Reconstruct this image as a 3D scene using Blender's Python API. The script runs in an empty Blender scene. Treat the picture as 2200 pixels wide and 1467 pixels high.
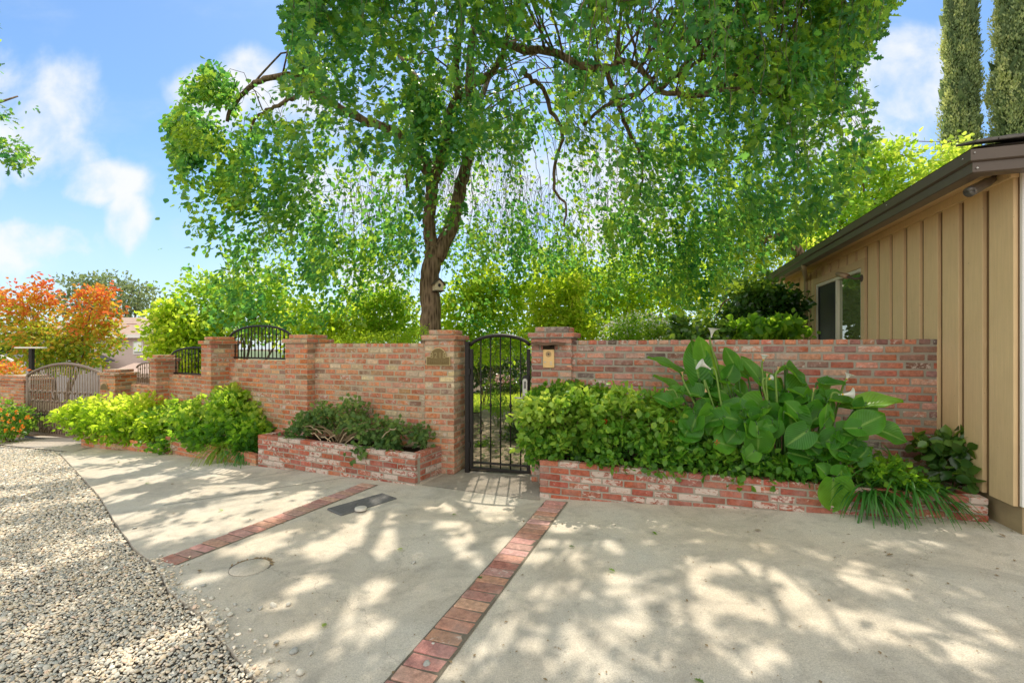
import bpy, math, random
import numpy as np
from mathutils import Vector, noise as mnoise

random.seed(7)
RNG = np.random.default_rng(11)
sc = bpy.context.scene
COL = sc.collection
F = 1000.0            # focal length in pixels of the 2200 px wide photograph
HX, HY = 1100.0, 742.0
EYE = 1.57

def P(px, py, d):
    return Vector(((px - HX) / F * d, d, EYE - (py - HY) / F * d))

# ------------------------------------------------------------------ ground shape
_A = np.array([-400, -100, -40, -22, -14.7, -11.2, -8.33, -5.65, -2.98, -1.52, 2.1, 6, 40, 400.])
_Z = np.array([-9, -5.0, -2.6, -1.05, -.60, -.41, -.245, -.09, 0, .015, .225, .40, .6, .6])
def g_np(x, y):
    a = .927 * np.asarray(x, float) - .375 * np.asarray(y, float)
    s = 0
    for o in (-.6, -.3, 0, .3, .6):
        s = s + np.interp(a + o, _A, _Z)
    return s / 5
def g(x, y): return float(g_np(x, y))
def ground_pt(px, py, lift=0.0):
    d = 1.5 / max((py - HY) / F, .01)
    for _ in range(30):
        p = P(px, py, d)
        h = EYE - g(p.x, p.y)
        d = .5 * d + .5 * h / ((py - HY) / F)
    p = P(px, py, d)
    return Vector((p.x, p.y, g(p.x, p.y) + lift))

# ------------------------------------------------------------------ scene objects
OFF = {}
def thing(name, label, cat, loc=(0, 0, 0), group=None):
    o = bpy.data.objects.new(name, None)
    o.empty_display_size = .1
    COL.objects.link(o)
    o.location = loc
    o['label'] = label; o['category'] = cat
    if group: o['group'] = group
    OFF[o.name] = Vector(loc)
    return o
def tag(o, label, cat, group=None):
    o['label'] = label; o['category'] = cat
    if group: o['group'] = group
    return o
def struct(o, kind='structure', label=None):
    o['kind'] = kind
    if label: o['label'] = label
    return o
def link(name, me, parent=None, label=None):
    o = bpy.data.objects.new(name, me)
    COL.objects.link(o)
    if parent is not None:
        o.parent = parent
        OFF[o.name] = OFF[parent.name]
        off = OFF[parent.name]
        if off.length > 0:
            n = len(me.vertices); co = np.empty(n * 3, np.float32)
            me.vertices.foreach_get('co', co)
            co = co.reshape(-1, 3) - np.array(off, np.float32)
            me.vertices.foreach_set('co', co.ravel()); me.update()
    else:
        OFF[o.name] = Vector((0, 0, 0))
    if label: o['label'] = label
    return o

class MB:
    """collects geometry (world coordinates) and links it as one mesh object"""
    def __init__(s): s.v = []; s.f = []; s.m = []; s.c = []; s.sm = []
    def add(s, verts, faces, mat=0, col=(.5, .5, .5, 0), smooth=False):
        b = len(s.v)
        s.v.extend([tuple(v) for v in verts])
        s.c.extend([tuple(col)] * len(verts))
        for f in faces:
            s.f.append(tuple(i + b for i in f)); s.m.append(mat); s.sm.append(smooth)
    def box(s, c, u, n, L, D, H, mat=0, col=(.5, .5, .5, 0)):
        """box centred on c; L along u, D along n, H along z"""
        u = Vector(u).normalized(); n = Vector(n).normalized(); z = u.cross(n)
        if z.z < 0: z = -z
        c = Vector(c); vs = []
        for k in (-1, 1):
            for j in (-1, 1):
                for i in (-1, 1):
                    vs.append(c + u * (i * L / 2) + n * (j * D / 2) + z * (k * H / 2))
        s.add(vs, [(0, 2, 3, 1), (4, 5, 7, 6), (0, 1, 5, 4), (2, 6, 7, 3), (0, 4, 6, 2), (1, 3, 7, 5)], mat, col)
    def cbox(s, c, u, n, L, D, H, ch=.005, mat=0, col=(.5, .5, .5, 0), jit=0.0):
        """box with chamfered edges"""
        u = Vector(u).normalized(); n = Vector(n).normalized(); z = u.cross(n)
        if z.z < 0: z = -z
        c = Vector(c); vs = []; idx = {}
        ch = min(ch, L * .3, D * .3, H * .3)
        for sx in (-1, 1):
            for sy in (-1, 1):
                for sz in (-1, 1):
                    jx, jy, jz = [random.uniform(-jit, jit) for _ in range(3)]
                    for ax in range(3):
                        e = [L / 2 + jx, D / 2 + jy, H / 2 + jz]
                        for q in range(3):
                            if q != ax: e[q] -= ch
                        idx[(sx, sy, sz, ax)] = len(vs)
                        vs.append(c + u * sx * e[0] + n * sy * e[1] + z * sz * e[2])
        I = lambda a, b, d, ax: idx[(a, b, d, ax)]
        fs = []
        for q in (-1, 1):
            fs.append([I(q, -1, -1, 0), I(q, 1, -1, 0), I(q, 1, 1, 0), I(q, -1, 1, 0)])
            fs.append([I(-1, q, -1, 1), I(1, q, -1, 1), I(1, q, 1, 1), I(-1, q, 1, 1)])
            fs.append([I(-1, -1, q, 2), I(1, -1, q, 2), I(1, 1, q, 2), I(-1, 1, q, 2)])
        for a in (-1, 1):
            for b in (-1, 1):
                fs.append([I(a, b, -1, 0), I(a, b, 1, 0), I(a, b, 1, 1), I(a, b, -1, 1)])
                fs.append([I(a, -1, b, 0), I(a, 1, b, 0), I(a, 1, b, 2), I(a, -1, b, 2)])
                fs.append([I(-1, a, b, 1), I(1, a, b, 1), I(1, a, b, 2), I(-1, a, b, 2)])
        for a in (-1, 1):
            for b in (-1, 1):
                for d in (-1, 1):
                    fs.append([I(a, b, d, 0), I(a, b, d, 1), I(a, b, d, 2)])
        ctr = c
        out = []
        for f in fs:   # orient outward
            p = [vs[i] for i in f]
            nn = (p[1] - p[0]).cross(p[2] - p[0])
            m = sum(p, Vector()) / len(p)
            out.append(tuple(f) if nn.dot(m - ctr) > 0 else tuple(reversed(f)))
        s.add(vs, out, mat, col)
    def tube(s, pts, rad, n=8, mat=0, col=(.5, .5, .5, 0), cap=True, smooth=True):
        pts = [Vector(p) for p in pts]
        if not hasattr(rad, '__len__'): rad = [rad] * len(pts)
        t0 = (pts[1] - pts[0]).normalized()
        a = Vector((0, 0, 1)) if abs(t0.z) < .9 else Vector((1, 0, 0))
        x = t0.cross(a).normalized(); vs = []
        for i, p in enumerate(pts):
            t = (pts[min(i + 1, len(pts) - 1)] - pts[max(i - 1, 0)]).normalized()
            x = (x - t * x.dot(t)).normalized(); y = t.cross(x)
            for k in range(n):
                an = 2 * math.pi * k / n
                vs.append(p + (x * math.cos(an) + y * math.sin(an)) * rad[i])
        fs = []
        for i in range(len(pts) - 1):
            for k in range(n):
                k2 = (k + 1) % n
                fs.append((i * n + k, i * n + k2, (i + 1) * n + k2, (i + 1) * n + k))
        if cap:
            fs.append(tuple(range(n - 1, -1, -1))); fs.append(tuple((len(pts) - 1) * n + k for k in range(n)))
        s.add(vs, fs, mat, col, smooth)
    def grid(s, rows, mat=0, col=(.5, .5, .5, 0), smooth=True):
        n = len(rows[0]); vs = [p for r in rows for p in r]; fs = []
        for i in range(len(rows) - 1):
            for j in range(n - 1):
                fs.append((i * n + j, i * n + j + 1, (i + 1) * n + j + 1, (i + 1) * n + j))
        s.add(vs, fs, mat, col, smooth)
    def prism(s, poly, n, depth, mat=0, col=(.5, .5, .5, 0)):
        """extrude a planar polygon along n"""
        poly = [Vector(p) for p in poly]; k = len(poly); n = Vector(n).normalized() * depth
        vs = poly + [p + n for p in poly]
        fs = [tuple(range(k))[::-1], tuple(range(k, 2 * k))]
        for i in range(k):
            j = (i + 1) % k; fs.append((i, j, k + j, k + i))
        s.add(vs, fs, mat, col)
    def build(s, name, mats, parent=None, label=None):
        me = bpy.data.meshes.new(name)
        me.from_pydata(s.v, [], s.f)
        if not hasattr(mats, '__len__'): mats = [mats]
        for m in mats: me.materials.append(m)
        me.polygons.foreach_set('material_index', np.array(s.m, np.int32))
        me.polygons.foreach_set('use_smooth', np.array(s.sm, bool))
        a = me.attributes.new('bcol', 'FLOAT_COLOR', 'POINT')
        a.data.foreach_set('color', np.array(s.c, np.float32).ravel())
        me.update()
        return link(name, me, parent, label)

# ------------------------------------------------------------------ materials
def hexc(h):
    h = h.lstrip('#'); r = []
    for i in (0, 2, 4):
        c = int(h[i:i + 2], 16) / 255
        r.append(c / 12.92 if c <= .04045 else ((c + .055) / 1.055) ** 2.4)
    return tuple(r) + (1,)
class NT:
    def __init__(s, name):
        s.mat = bpy.data.materials.new(name); s.mat.use_nodes = True
        s.t = s.mat.node_tree; s.t.nodes.clear()
        s.out = s.n('ShaderNodeOutputMaterial')
    def n(s, typ, **kw):
        nd = s.t.nodes.new(typ)
        for k, v in kw.items(): setattr(nd, k, v)
        return nd
    def l(s, a, b): s.t.links.new(a, b)
    def noise(s, scale, detail=4, rough=.6, vec=None, dim='3D', dist=0):
        nd = s.n('ShaderNodeTexNoise'); nd.inputs['Scale'].default_value = scale
        nd.inputs['Detail'].default_value = detail; nd.inputs['Roughness'].default_value = rough
        nd.inputs['Distortion'].default_value = dist
        if vec is not None: s.l(vec, nd.inputs['Vector'])
        return nd
    def ramp(s, fac, stops, interp='LINEAR'):
        r = s.n('ShaderNodeValToRGB'); e = r.color_ramp.elements; r.color_ramp.interpolation = interp
        while len(e) < len(stops): e.new(.5)
        for i, (p, c) in enumerate(stops):
            e[i].position = p; e[i].color = c if hasattr(c, '__len__') else (c, c, c, 1)
        s.l(fac, r.inputs[0]); return r
    def mix(s, fac, a, b, mode='MIX'):
        m = s.n('ShaderNodeMix', data_type='RGBA', blend_type=mode)
        for sock, v in ((m.inputs[0], fac), (m.inputs[6], a), (m.inputs[7], b)):
            if isinstance(v, bpy.types.NodeSocket): s.l(v, sock)
            else: sock.default_value = v
        return m.outputs[2]
    def math(s, op, a, b=0.0, clamp=False):
        m = s.n('ShaderNodeMath', operation=op); m.use_clamp = clamp
        for sock, v in ((m.inputs[0], a), (m.inputs[1], b)):
            if isinstance(v, bpy.types.NodeSocket): s.l(v, sock)
            else: sock.default_value = v
        return m.outputs[0]
    def bsdf(s, col, rough=.8, spec=.3, metal=0, bump=None, bstr=.3, bdist=.01):
        b = s.n('ShaderNodeBsdfPrincipled')
        if isinstance(col, bpy.types.NodeSocket): s.l(col, b.inputs['Base Color'])
        else: b.inputs['Base Color'].default_value = col
        if isinstance(rough, bpy.types.NodeSocket): s.l(rough, b.inputs['Roughness'])
        else: b.inputs['Roughness'].default_value = rough
        b.inputs['Specular IOR Level'].default_value = spec
        b.inputs['Metallic'].default_value = metal
        if bump is not None:
            bn = s.n('ShaderNodeBump'); bn.inputs['Strength'].default_value = bstr
            bn.inputs['Distance'].default_value = bdist
            s.l(bump, bn.inputs['Height']); s.l(bn.outputs[0], b.inputs['Normal'])
        return b
    def done(s, sh): s.l(sh, s.out.inputs[0]); return s.mat
    def pos(s): return s.n('ShaderNodeNewGeometry').outputs['Position']

def m_plain(name, col, rough=.6, spec=.3, metal=0, var=.12, vscale=12, bump=.0):
    t = NT(name); p = t.pos()
    nz = t.noise(vscale, 5, .65, p)
    c = t.mix(nz.outputs[0], tuple(max(0, x * (1 - var * 2)) for x in col[:3]) + (1,), tuple(min(1, x * (1 + var * 2)) for x in col[:3]) + (1,))
    nz2 = t.noise(vscale * 12, 3, .6, p)
    return t.done(t.bsdf(c, rough, spec, metal, nz2.outputs[0] if bump else None, bump, .004).outputs[0])

def m_brick(name, paint=1.0, smear=0.0, smear_col=(.46, .38, .28, 1)):
    t = NT(name); p = t.pos()
    at = t.n('ShaderNodeAttribute', attribute_name='bcol')
    n1 = t.noise(28, 6, .7, p); n2 = t.noise(170, 4, .7, p)
    n0 = t.noise(5.5, 5, .65, p); haze = t.ramp(n0.outputs[0], [(.40, 0.), (.66, 1.)])
    sh = t.ramp(n1.outputs[0], [(.25, .50), (.75, 1.40)])
    c = t.mix(1.0, at.outputs[0], sh.outputs[0], 'MULTIPLY')
    sp = t.ramp(n2.outputs[0], [(.3, .75), (.7, 1.2)])
    c = t.mix(1.0, c, sp.outputs[0], 'MULTIPLY')
    c = t.mix(t.math('MULTIPLY', haze.outputs[0], .38), c, (.36, .29, .26, 1))
    # chalky, weathered limewash patches; amount held in the alpha of each brick
    mp = t.n('ShaderNodeMapping'); mp.inputs['Scale'].default_value = (1, 1, 1.6); mp.inputs['Rotation'].default_value = (.3, .5, .4)
    t.l(p, mp.inputs[0])
    n3 = t.noise(19, 8, .72, mp.outputs[0], dist=.6)
    th = t.math('SUBTRACT', .74, t.math('MULTIPLY', at.outputs['Alpha'], .42 * paint))
    w = t.math('MULTIPLY', t.math('SUBTRACT', n3.outputs[0], th), 14.0, True)
    wc = t.mix(n2.outputs[0], (.48, .39, .33, 1), (.66, .58, .51, 1))
    c = t.mix(t.math('MULTIPLY', w, .88), c, wc)
    if smear > 0:
        n4 = t.noise(1.6, 6, .62, p); n5 = t.noise(22, 5, .7, p)
        m = t.math('ADD', t.math('MULTIPLY', n4.outputs[0], .62), t.math('MULTIPLY', n5.outputs[0], .38))
        m = t.math('MULTIPLY', t.math('SUBTRACT', m, .66 - smear * .27), 9.0, True)
        c = t.mix(t.math('MULTIPLY', m, .85), c, smear_col)
    h = t.math('ADD', t.math('MULTIPLY', n1.outputs[0], .7), t.math('MULTIPLY', n2.outputs[0], .35))
    return t.done(t.bsdf(c, .9, .2, 0, h, .55, .006).outputs[0])

def m_mortar(name, col):
    t = NT(name); p = t.pos()
    n1 = t.noise(7, 6, .7, p); n2 = t.noise(140, 4, .7, p)
    c = t.mix(n1.outputs[0], tuple(x * .6 for x in col[:3]) + (1,), tuple(min(1, x * 1.35) for x in col[:3]) + (1,))
    c = t.mix(t.math('MULTIPLY', n2.outputs[0], .5), c, tuple(x * .7 for x in col[:3]) + (1,))
    return t.done(t.bsdf(c, .95, .15, 0, n2.outputs[0], .6, .006).outputs[0])

def m_leaf(name, stops, trans, tfac=.45, rough=.45, spec=.35, attr='rnd', tint_noise=2.2):
    """stops: colour ramp over the per-leaf value; trans: colour ramp of the light coming through"""
    t = NT(name)
    at = t.n('ShaderNodeAttribute', attribute_name=attr)
    n = t.noise(tint_noise, 3, .6, t.pos())
    f = t.math('ADD', at.outputs['Fac'], t.math('MULTIPLY', t.math('SUBTRACT', n.outputs[0], .5), .5), True)
    c = t.ramp(f, stops); tr = t.ramp(f, trans)
    b = t.bsdf(c.outputs[0], rough, spec)
    tl = t.n('ShaderNodeBsdfTranslucent'); t.l(tr.outputs[0], tl.inputs[0])
    mx = t.n('ShaderNodeMixShader'); mx.inputs[0].default_value = tfac
    t.l(b.outputs[0], mx.inputs[1]); t.l(tl.outputs[0], mx.inputs[2])
    return t.done(mx.outputs[0])

def m_bark(name, a, b, scale=9):
    t = NT(name); p = t.pos()
    mp = t.n('ShaderNodeMapping'); mp.inputs['Scale'].default_value = (1, 1, .16); t.l(p, mp.inputs[0])
    n1 = t.noise(scale * 2.2, 7, .7, mp.outputs[0], dist=.4)
    v = t.n('ShaderNodeTexVoronoi'); v.inputs['Scale'].default_value = scale * 2.6; t.l(mp.outputs[0], v.inputs['Vector'])
    h = t.math('ADD', t.math('MULTIPLY', n1.outputs[0], .6), t.math('MULTIPLY', v.outputs[0], .6))
    c = t.ramp(h, [(.3, a), (.75, b)])
    return t.done(t.bsdf(c.outputs[0], .95, .1, 0, h, .9, .03).outputs[0])

def m_concrete(name, col, stain=(.16, .15, .135, 1), warm=(.44, .38, .29, 1)):
    t = NT(name); p = t.pos()
    big = t.noise(.9, 6, .62, p); mid = t.noise(6, 7, .7, p); fine = t.noise(130, 4, .75, p); grit = t.noise(420, 2, .6, p)
    c = t.mix(t.ramp(big.outputs[0], [(.3, 0.), (.7, 1.)]).outputs[0], col, warm)
    c = t.mix(t.math('MULTIPLY', t.ramp(mid.outputs[0], [(.52, 0.), (.78, 1.)]).outputs[0], .6), c, stain)
    f = t.ramp(fine.outputs[0], [(.25, .62), (.5, 1.0), (.75, 1.28)])
    c = t.mix(1.0, c, f.outputs[0], 'MULTIPLY')
    gr = t.ramp(grit.outputs[0], [(.3, .7), (.6, 1.1)])
    c = t.mix(1.0, c, gr.outputs[0], 'MULTIPLY')
    # dark spots and hairline cracks
    v = t.n('ShaderNodeTexVoronoi'); v.inputs['Scale'].default_value = 9; t.l(p, v.inputs['Vector'])
    nsp = t.noise(3, 3, .6, p)
    sp = t.math('MULTIPLY', t.math('LESS_THAN', v.outputs[0], .07), t.math('GREATER_THAN', nsp.outputs[0], .52))
    c = t.mix(t.math('MULTIPLY', sp, .45), c, stain)
    # hairline cracks, broad water and tyre stains
    wob = t.noise(2.2, 5, .6, p); wv = t.n('ShaderNodeVectorMath', operation='MULTIPLY_ADD'); t.l(wob.outputs['Color'], wv.inputs[0]); wv.inputs[1].default_value = (.5, .5, .5); t.l(p, wv.inputs[2])
    cr = t.n('ShaderNodeTexVoronoi', feature='DISTANCE_TO_EDGE'); cr.inputs['Scale'].default_value = .42; t.l(wv.outputs[0], cr.inputs['Vector'])
    c = t.mix(t.math('MULTIPLY', t.math('LESS_THAN', cr.outputs[0], .0012), .28), c, (.07, .06, .05, 1))
    st = t.noise(1.9, 7, .68, p, dist=.8)
    c = t.mix(t.math('MULTIPLY', t.ramp(st.outputs[0], [(.46, 0.), (.70, 1.)]).outputs[0], .55), c, stain)
    h = t.math('ADD', fine.outputs[0], t.math('MULTIPLY', mid.outputs[0], .8))
    return t.done(t.bsdf(c, .92, .2, 0, h, .35, .006).outputs[0])

def m_pebble(name):
    t = NT(name); p = t.pos()
    at = t.n('ShaderNodeAttribute', attribute_name='rnd')
    c = t.ramp(at.outputs['Fac'], [(0, hexc('7e807e')), (.2, hexc('a09e97')), (.38, hexc('b6ab9b')), (.55, hexc('969894')), (.7, hexc('c0b29e')), (.84, hexc('a89a85')), (.93, hexc('dcd5c9')), (1, hexc('b39a88'))])
    n = t.noise(90, 4, .7, p)
    c2 = t.mix(1.0, c.outputs[0], t.ramp(n.outputs[0], [(.3, (1.32, 1.30, 1.26, 1)), (.7, (1.86, 1.83, 1.77, 1))]).outputs[0], 'MULTIPLY')
    return t.done(t.bsdf(c2, .75, .3).outputs[0])

def m_soil(name, a, b, scale=25):
    t = NT(name); p = t.pos()
    n1 = t.noise(scale, 8, .75, p); n2 = t.noise(scale * .12, 4, .6, p)
    c = t.mix(n1.outputs[0], a, b)
    c = t.mix(1.0, c, t.ramp(n2.outputs[0], [(.3, .7), (.7, 1.25)]).outputs[0], 'MULTIPLY')
    return t.done(t.bsdf(c, 1, .1, 0, n1.outputs[0], .8, .02).outputs[0])

def m_glass(name, reflection_tint=(.17, .22, .085, 1), rough=.02):  # olive base colour stands in for greenery reflected in the panes
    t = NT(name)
    b = t.bsdf(reflection_tint, rough, 1.0); b.inputs['IOR'].default_value = 2.6
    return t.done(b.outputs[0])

def m_siding(name, col):
    t = NT(name); p = t.pos()
    mp = t.n('ShaderNodeMapping'); mp.inputs['Scale'].default_value = (1, 1, .06); t.l(p, mp.inputs[0])
    gr = t.noise(60, 5, .7, mp.outputs[0]); big = t.noise(1.4, 5, .6, p); sp = t.noise(55, 2, .5, p)
    c = t.mix(gr.outputs[0], tuple(x * .82 for x in col[:3]) + (1,), tuple(x * 1.14 for x in col[:3]) + (1,))
    c = t.mix(t.math('MULTIPLY', t.ramp(big.outputs[0], [(.45, 0.), (.8, 1.)]).outputs[0], .5), c, tuple(x * y for x, y in zip(col[:3], (.72, .7, .66))) + (1,))
    c = t.mix(t.math('MULTIPLY', t.math('GREATER_THAN', sp.outputs[0], .76), .6), c, (.16, .1, .06, 1))
    # splash dirt low on the boards
    sx = t.n('ShaderNodeSeparateXYZ'); t.l(p, sx.inputs[0])
    low = t.math('MULTIPLY', t.math('SUBTRACT', .95, sx.outputs[2]), 1.1, True)
    c = t.mix(t.math('MULTIPLY', low, t.math('MULTIPLY', big.outputs[0], .8)), c, (.2, .16, .1, 1))
    return t.done(t.bsdf(c, .75, .25, 0, gr.outputs[0], .25, .006).outputs[0])

M = {}
M['brick_wall'] = m_brick('old_brick', .75, .46, (.42, .36, .30, 1))
M['brick_smear'] = m_brick('mortar_smeared_brick', .75, .58, (.52, .43, .31, 1))
M['brick_lit'] = m_brick('orange_brick', .75, .12)
M['brick_paint'] = m_brick('limewashed_brick', 1.0, .0)
M['paver'] = m_brick('paver_brick', .5, .12, (.42, .33, .26, 1))
M['mortar'] = m_mortar('grey_mortar', (.36, .325, .265))
M['mortar_tan'] = m_mortar('tan_mortar', (.46, .38, .27))
M['concrete'] = m_concrete('concrete', (.56, .53, .465, 1), (.25, .23, .20, 1), (.60, .515, .40, 1))
M['apron'] = m_concrete('pale_concrete', (.52, .47, .40, 1), (.34, .3, .25, 1), (.56, .48, .39, 1))
M['joint'] = m_soil('dirty_joint', (.13, .11, .085, 1), (.30, .26, .20, 1), 60)
M['pebble'] = m_pebble('river_pebbles')
M['gravel_bed'] = m_soil('gravel_fines', (.09, .08, .07, 1), (.26, .235, .2, 1), 60)
M['earth'] = m_soil('earth', (.12, .09, .06, 1), (.26, .2, .13, 1), 8)
M['soil'] = m_soil('dark_soil', (.015, .012, .009, 1), (.06, .045, .03, 1), 40)
M['path'] = m_soil('garden_path', (.26, .2, .14, 1), (.5, .4, .29, 1), 12)
M['lawn'] = m_soil('lawn', (.16, .24, .02, 1), (.34, .42, .04, 1), 6)
M['hill'] = m_soil('hill', (.10, .15, .08, 1), (.20, .24, .15, 1), .1)
M['iron'] = m_plain('black_iron', (.022, .019, .017), .5, .4, .3, .15, 20, .15)
M['iron_brown'] = m_plain('bronze_painted_iron', (.24, .175, .13), .5, .4, .2, .15, 20, .1)
M['gutter'] = m_plain('brown_gutter_paint', (.095, .068, .05), .38, .45, 0, .06, 5, .03)
M['siding'] = m_siding('tan_siding', (.80, .575, .32))
M['trim'] = m_siding('tan_trim', (.70, .50, .28))
M['vinyl'] = m_plain('cream_vinyl', (.78, .72, .58), .4, .4, 0, .03)
M['white'] = m_plain('white_paint', (.8, .77, .72), .5, .3, 0, .04)
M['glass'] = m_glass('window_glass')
M['screen'] = m_plain('insect_screen', (.032, .036, .036), .55, .3, 0, .1, 40)
M['shingle'] = m_plain('grey_shakes', (.15, .14, .13), .9, .2, 0, .25, 14, .5)
M['bronze'] = m_plain('aged_bronze', (.17, .12, .045), .42, .5, .55, .12, 30, .1)
M['bronze_hi'] = m_plain('polished_bronze', (.50, .40, .20), .35, .5, .5, .08, 30)
M['brass'] = m_plain('brass_plate', (.70, .46, .20), .38, .5, .35, .05, 10)
M['steel'] = m_plain('satin_steel', (.55, .53, .50), .35, .5, .6, .06, 10)
M['black'] = m_plain('black_plastic', (.012, .012, .012), .4, .4, 0, .1)
M['rust'] = m_plain('rusty_sheet', (.17, .10, .065), .7, .3, .2, .25, 18, .3)
M['lid'] = m_plain('dark_composite', (.13, .13, .13), .7, .3, 0, .2, 30, .4)
M['bark'] = m_bark('oak_bark', (.040, .026, .016, 1), (.30, .21, .14, 1))
M['bark_grey'] = m_bark('grey_bark', (.06, .05, .04, 1), (.26, .21, .16, 1), 14)
M['stem'] = m_plain('dry_stem', (.26, .19, .11), .85, .2, 0, .2, 20)
M['green_stem'] = m_plain('green_stem', (.16, .26, .05), .5, .3, 0, .15, 20)
M['birdhouse'] = m_plain('birdhouse_wood', (.72, .60, .42), .7, .3, 0, .08, 20)
M['darkwood'] = m_plain('weathered_wood', (.12, .095, .075), .85, .2, 0, .2, 30, .3)
M['stucco'] = m_plain('pink_stucco', (.62, .50, .46), .9, .2, 0, .05, 8, .2)
M['stucco_white'] = m_plain('white_stucco', (.78, .72, .64), .9, .2, 0, .04, 8, .2)
M['tile'] = m_plain('brown_roof', (.42, .31, .25), .9, .2, 0, .15, 6, .4)
M['roof_grey'] = m_plain('grey_roof', (.12, .12, .13), .9, .2, 0, .15, 6, .4)
M['petal'] = m_leaf('white_spathe', [(0, (.85, .85, .80, 1)), (1, (.86, .80, .62, 1))], [(0, (.8, .8, .7, 1)), (1, (.8, .7, .45, 1))], .3, .4)
M['faded'] = m_plain('faded_petal', (.55, .36, .17), .8, .2, 0, .2, 60)
M['spadix'] = m_plain('yellow_spadix', (.8, .5, .05), .6, .2)
M['red'] = m_leaf('red_flower', [(0, (.7, .06, .02, 1)), (1, (.85, .18, .03, 1))], [(0, (.7, .08, .02, 1)), (1, (.9, .2, .05, 1))], .3)
M['orange'] = m_leaf('orange_flower', [(0, (.85, .2, .02, 1)), (1, (.9, .42, .05, 1))], [(0, (.9, .25, .02, 1)), (1, (.9, .5, .06, 1))], .3)
M['pink'] = m_leaf('pink_flower', [(0, (.75, .35, .36, 1)), (1, (.85, .6, .58, 1))], [(0, (.8, .4, .4, 1)), (1, (.9, .6, .6, 1))], .3)
M['whiteflower'] = m_leaf('white_flower', [(0, (.8, .78, .6, 1)), (1, (.85, .85, .75, 1))], [(0, (.8, .8, .6, 1)), (1, (.9, .9, .8, 1))], .3)
OAK_S = [(0, (.014, .075, .045, 1)), (.4, (.034, .135, .058, 1)), (.8, (.09, .22, .05, 1)), (1, (.20, .32, .05, 1))]
OAK_T = [(0, (.09, .38, .09, 1)), (.5, (.30, .68, .09, 1)), (1, (.70, .90, .07, 1))]
M['oak'] = m_leaf('oak_leaves', OAK_S, OAK_T, .53, .36, .5)
M['yellowgreen'] = m_leaf('yellow_green_leaves', [(0, (.08, .18, .02, 1)), (.5, (.20, .32, .03, 1)), (1, (.40, .48, .05, 1))], [(0, (.42, .66, .03, 1)), (.5, (.75, .95, .05, 1)), (1, (.98, .98, .14, 1))], .72, .5)
M['midgreen'] = m_leaf('mid_green_leaves', [(0, (.05, .14, .02, 1)), (.5, (.11, .25, .03, 1)), (1, (.24, .38, .06, 1))], [(0, (.25, .55, .03, 1)), (.5, (.55, .85, .05, 1)), (1, (.85, .97, .12, 1))], .6, .45)
M['darkgreen'] = m_leaf('dark_glossy_leaves', [(0, (.015, .05, .012, 1)), (.6, (.04, .11, .025, 1)), (1, (.12, .24, .05, 1))], [(0, (.1, .28, .02, 1)), (1, (.5, .68, .05, 1))], .38, .25, .6)
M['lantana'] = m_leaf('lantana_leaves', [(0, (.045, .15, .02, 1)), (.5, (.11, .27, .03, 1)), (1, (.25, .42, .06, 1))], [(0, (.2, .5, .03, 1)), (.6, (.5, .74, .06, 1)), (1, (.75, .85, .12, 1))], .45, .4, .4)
M['sage'] = m_leaf('dull_green_leaves', [(0, (.05, .11, .035, 1)), (.5, (.10, .19, .06, 1)), (1, (.22, .32, .09, 1))], [(0, (.2, .38, .06, 1)), (1, (.55, .68, .14, 1))], .4, .6, .2)
M['grey_green'] = m_leaf('grey_green_leaves', [(0, (.10, .16, .08, 1)), (1, (.26, .32, .17, 1))], [(0, (.25, .36, .12, 1)), (1, (.5, .58, .2, 1))], .4, .6, .2)
M['cypress'] = m_leaf('cypress_sprays', [(0, (.14, .21, .11, 1)), (.5, (.38, .48, .22, 1)), (1, (.72, .74, .32, 1))], [(0, (.2, .3, .08, 1)), (1, (.75, .8, .25, 1))], .42, .7, .2)
M['autumn'] = m_leaf('autumn_leaves', [(0, (.10, .20, .02, 1)), (.3, (.28, .34, .03, 1)), (.52, (.55, .38, .04, 1)), (.72, (.66, .22, .04, 1)), (1, (.64, .15, .04, 1))], [(0, (.3, .5, .02, 1)), (.3, (.65, .72, .05, 1)), (.52, (.9, .65, .06, 1)), (.72, (.95, .36, .06, 1)), (1, (.85, .16, .06, 1))], .5, .5, .25, tint_noise=1.2)
M['calla'] = None
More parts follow.
